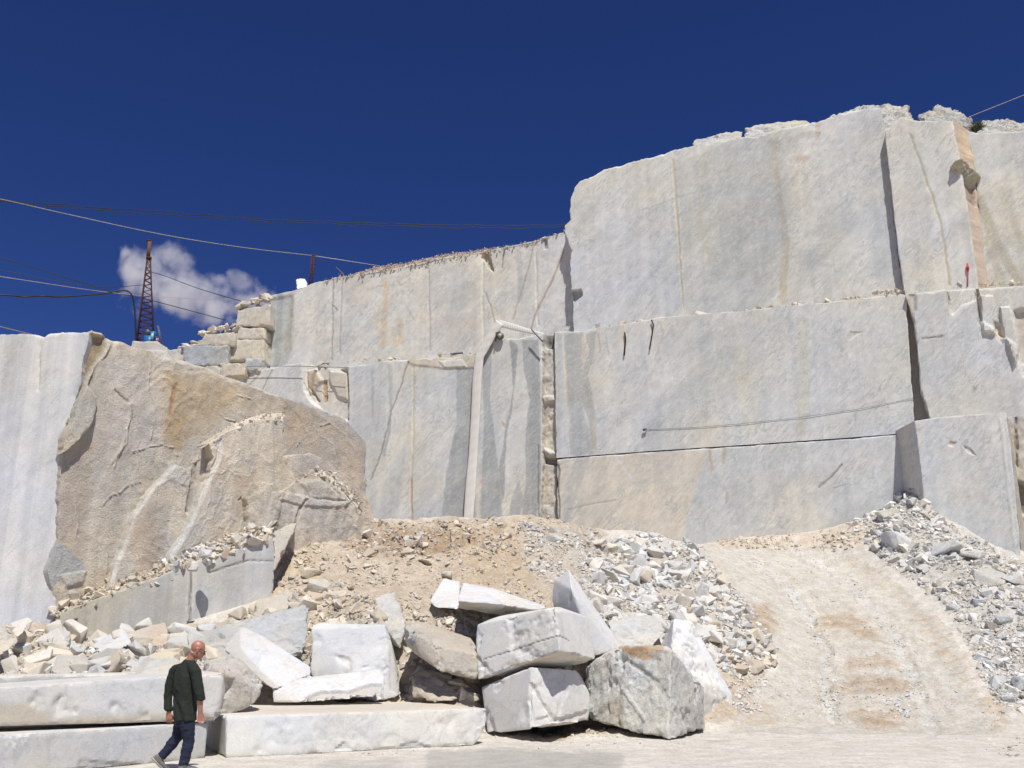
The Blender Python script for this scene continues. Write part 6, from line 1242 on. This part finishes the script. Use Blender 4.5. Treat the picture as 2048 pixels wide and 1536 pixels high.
# shirt
sh_ = [loft([(neck + Uz * .005, .062, .064), (neck - Uz * .02, .095, .078), (chest + Uz * .155, .165, .105), (chest + Uz * .07, .195, .128), (chest - Uz * .04, .19, .135), (waist, .178, .132), (hip + Uz * .05, .182, .140), (hip - Uz * .015, .186, .142), (hip - Uz * .022, .186, .142)], S_, 28),
   ball(sR + Uz * -.01, (.068, .07, .062)), ball(sL + Uz * -.01, (.068, .07, .062)), loft([(sR, .066, .066), (neck - Uz * .03, .07, .07), (sL, .066, .066)], F_)]
seR = eR.lerp(wR, .28)
sh_.append(loft([(sR, .070, .070), (sR.lerp(eR, .4), .066, .066), (sR.lerp(eR, .8), .058, .060), (eR, .056, .062), (seR, .052, .056), (seR + (wR - eR).normalized() * .008, .053, .057)], S_, 20))
seL = eL.lerp(wL, .92)
sh_.append(loft([(sL, .068, .068), (sL.lerp(eL, .4), .064, .066), (eL, .054, .060), (eL.lerp(wL, .5), .047, .052), (seL, .042, .046)], S_, 20))
for k, (z, r) in enumerate([(.0, .061), (.018, .060), (-.02, .062)]):      # rucked sleeve above the right elbow
    c = eR.lerp(seR, .5) + Uz * z * 1.4; sh_.append(loft([(c + Uz * .006, .05, .054), (c, r - .003, r + .002), (c - Uz * .007, .05, .054)], S_, 20))
def folds(A, N):
    rel = A - np.array(chest); k = rel[:, 2]
    f = .009 * np.sin(rel[:, 0] * 42 + k * 24 + 3 * fbm(A * 5, 3)) * np.clip(-k * 3 + .1, 0, 1) + .012 * fbm(A * 7, 3) + .011 * ridge(A * np.array([6, 6, 3.4]), 2)
    return A + N * f[:, None]
fuse('shirt', sh_, .0075, shirt, man, 3, post=folds)
cl_ = [loft([(neck + Uz * .014, .061, .062), (neck - Uz * .006, .066, .067)], S_, 24)]
V, F = merge(cl_); mk('collar', V, F, plain('collar_jersey', (.024, .033, .023), .9), parent=man)
# trousers
tr = [loft([(hip + Uz * .06, .160, .115), (hip, .165, .122), (hip - Uz * .07, .158, .120), (hip - Uz * .10, .13, .10)], S_, 24)]
for h_, k_, a_, e_ in ((hR, kR, aR, 0), (hL, kL, aL, 1)):
    lo = a_.lerp(k_, .02)
    tr.append(loft([(h_ + Uz * .03, .088, .098), (h_.lerp(k_, .3), .088, .094), (h_.lerp(k_, .75), .072, .078), (k_, .064, .072), (k_.lerp(a_, .35), .062, .070), (k_.lerp(a_, .8), .056, .062), (lo, .060, .066)], S_, 20))
def tfold(A, N): return A + N * (.012 * ridge(A * np.array([6, 6, 12]), 3) - .003 + .006 * fbm(A * 9, 3))[:, None]
fuse('trousers', tr, .0075, jeans, man, 3, post=tfold)
for a_, d_, u_ in ((aR, fdR, Uz), (aL, fdL, upL)):
    h = a_ - d_ * .05 - u_ * .05
    so = fuse('shoe', [loft([(a_ + u_ * .015, .050, .054), (a_ - u_ * .03, .048, .064)], S_), loft([(h - d_ * .02, .034, .036), (h + d_ * .05, .046, .050), (h + d_ * .13, .050, .038), (h + d_ * .21, .046, .028), (h + d_ * .26, .022, .016)], S_)], .0075, shoe, man, 3)
    V, F = loft([(h - d_ * .03 - u_ * .036, .030, .012), (h + d_ * .02 - u_ * .036, .042, .014), (h + d_ * .10 - u_ * .034, .046, .012), (h + d_ * .20 - u_ * .028, .050, .012), (h + d_ * .27 - u_ * .022, .022, .010)], S_)
    o = mk('sole', V, F, sole, parent=None); o.parent = so; o.location = o.location - so.location - man.location
# sunglasses
gm = plain('black_plastic', (.008, .007, .007), .15)
gp = []
for s in (1, -1):
    gp.append(loft([(H(.012 * s, .099, .008), .004, .016), (H(.030 * s, .101, .008), .004, .020), (H(.052 * s, .090, .009), .004, .018), (H(.064 * s, .070, .012), .003, .010), (H(.078 * s, .02, .016), .003, .005), (H(.082 * s, -.01, .012), .003, .004)], hu, 8))
gp.append(loft([(H(-.014, .102, .012), .003, .004), (H(.014, .102, .012), .003, .004)], hu, 8))
V, F = merge(gp); mk('sunglasses', V, F, gm, parent=man)
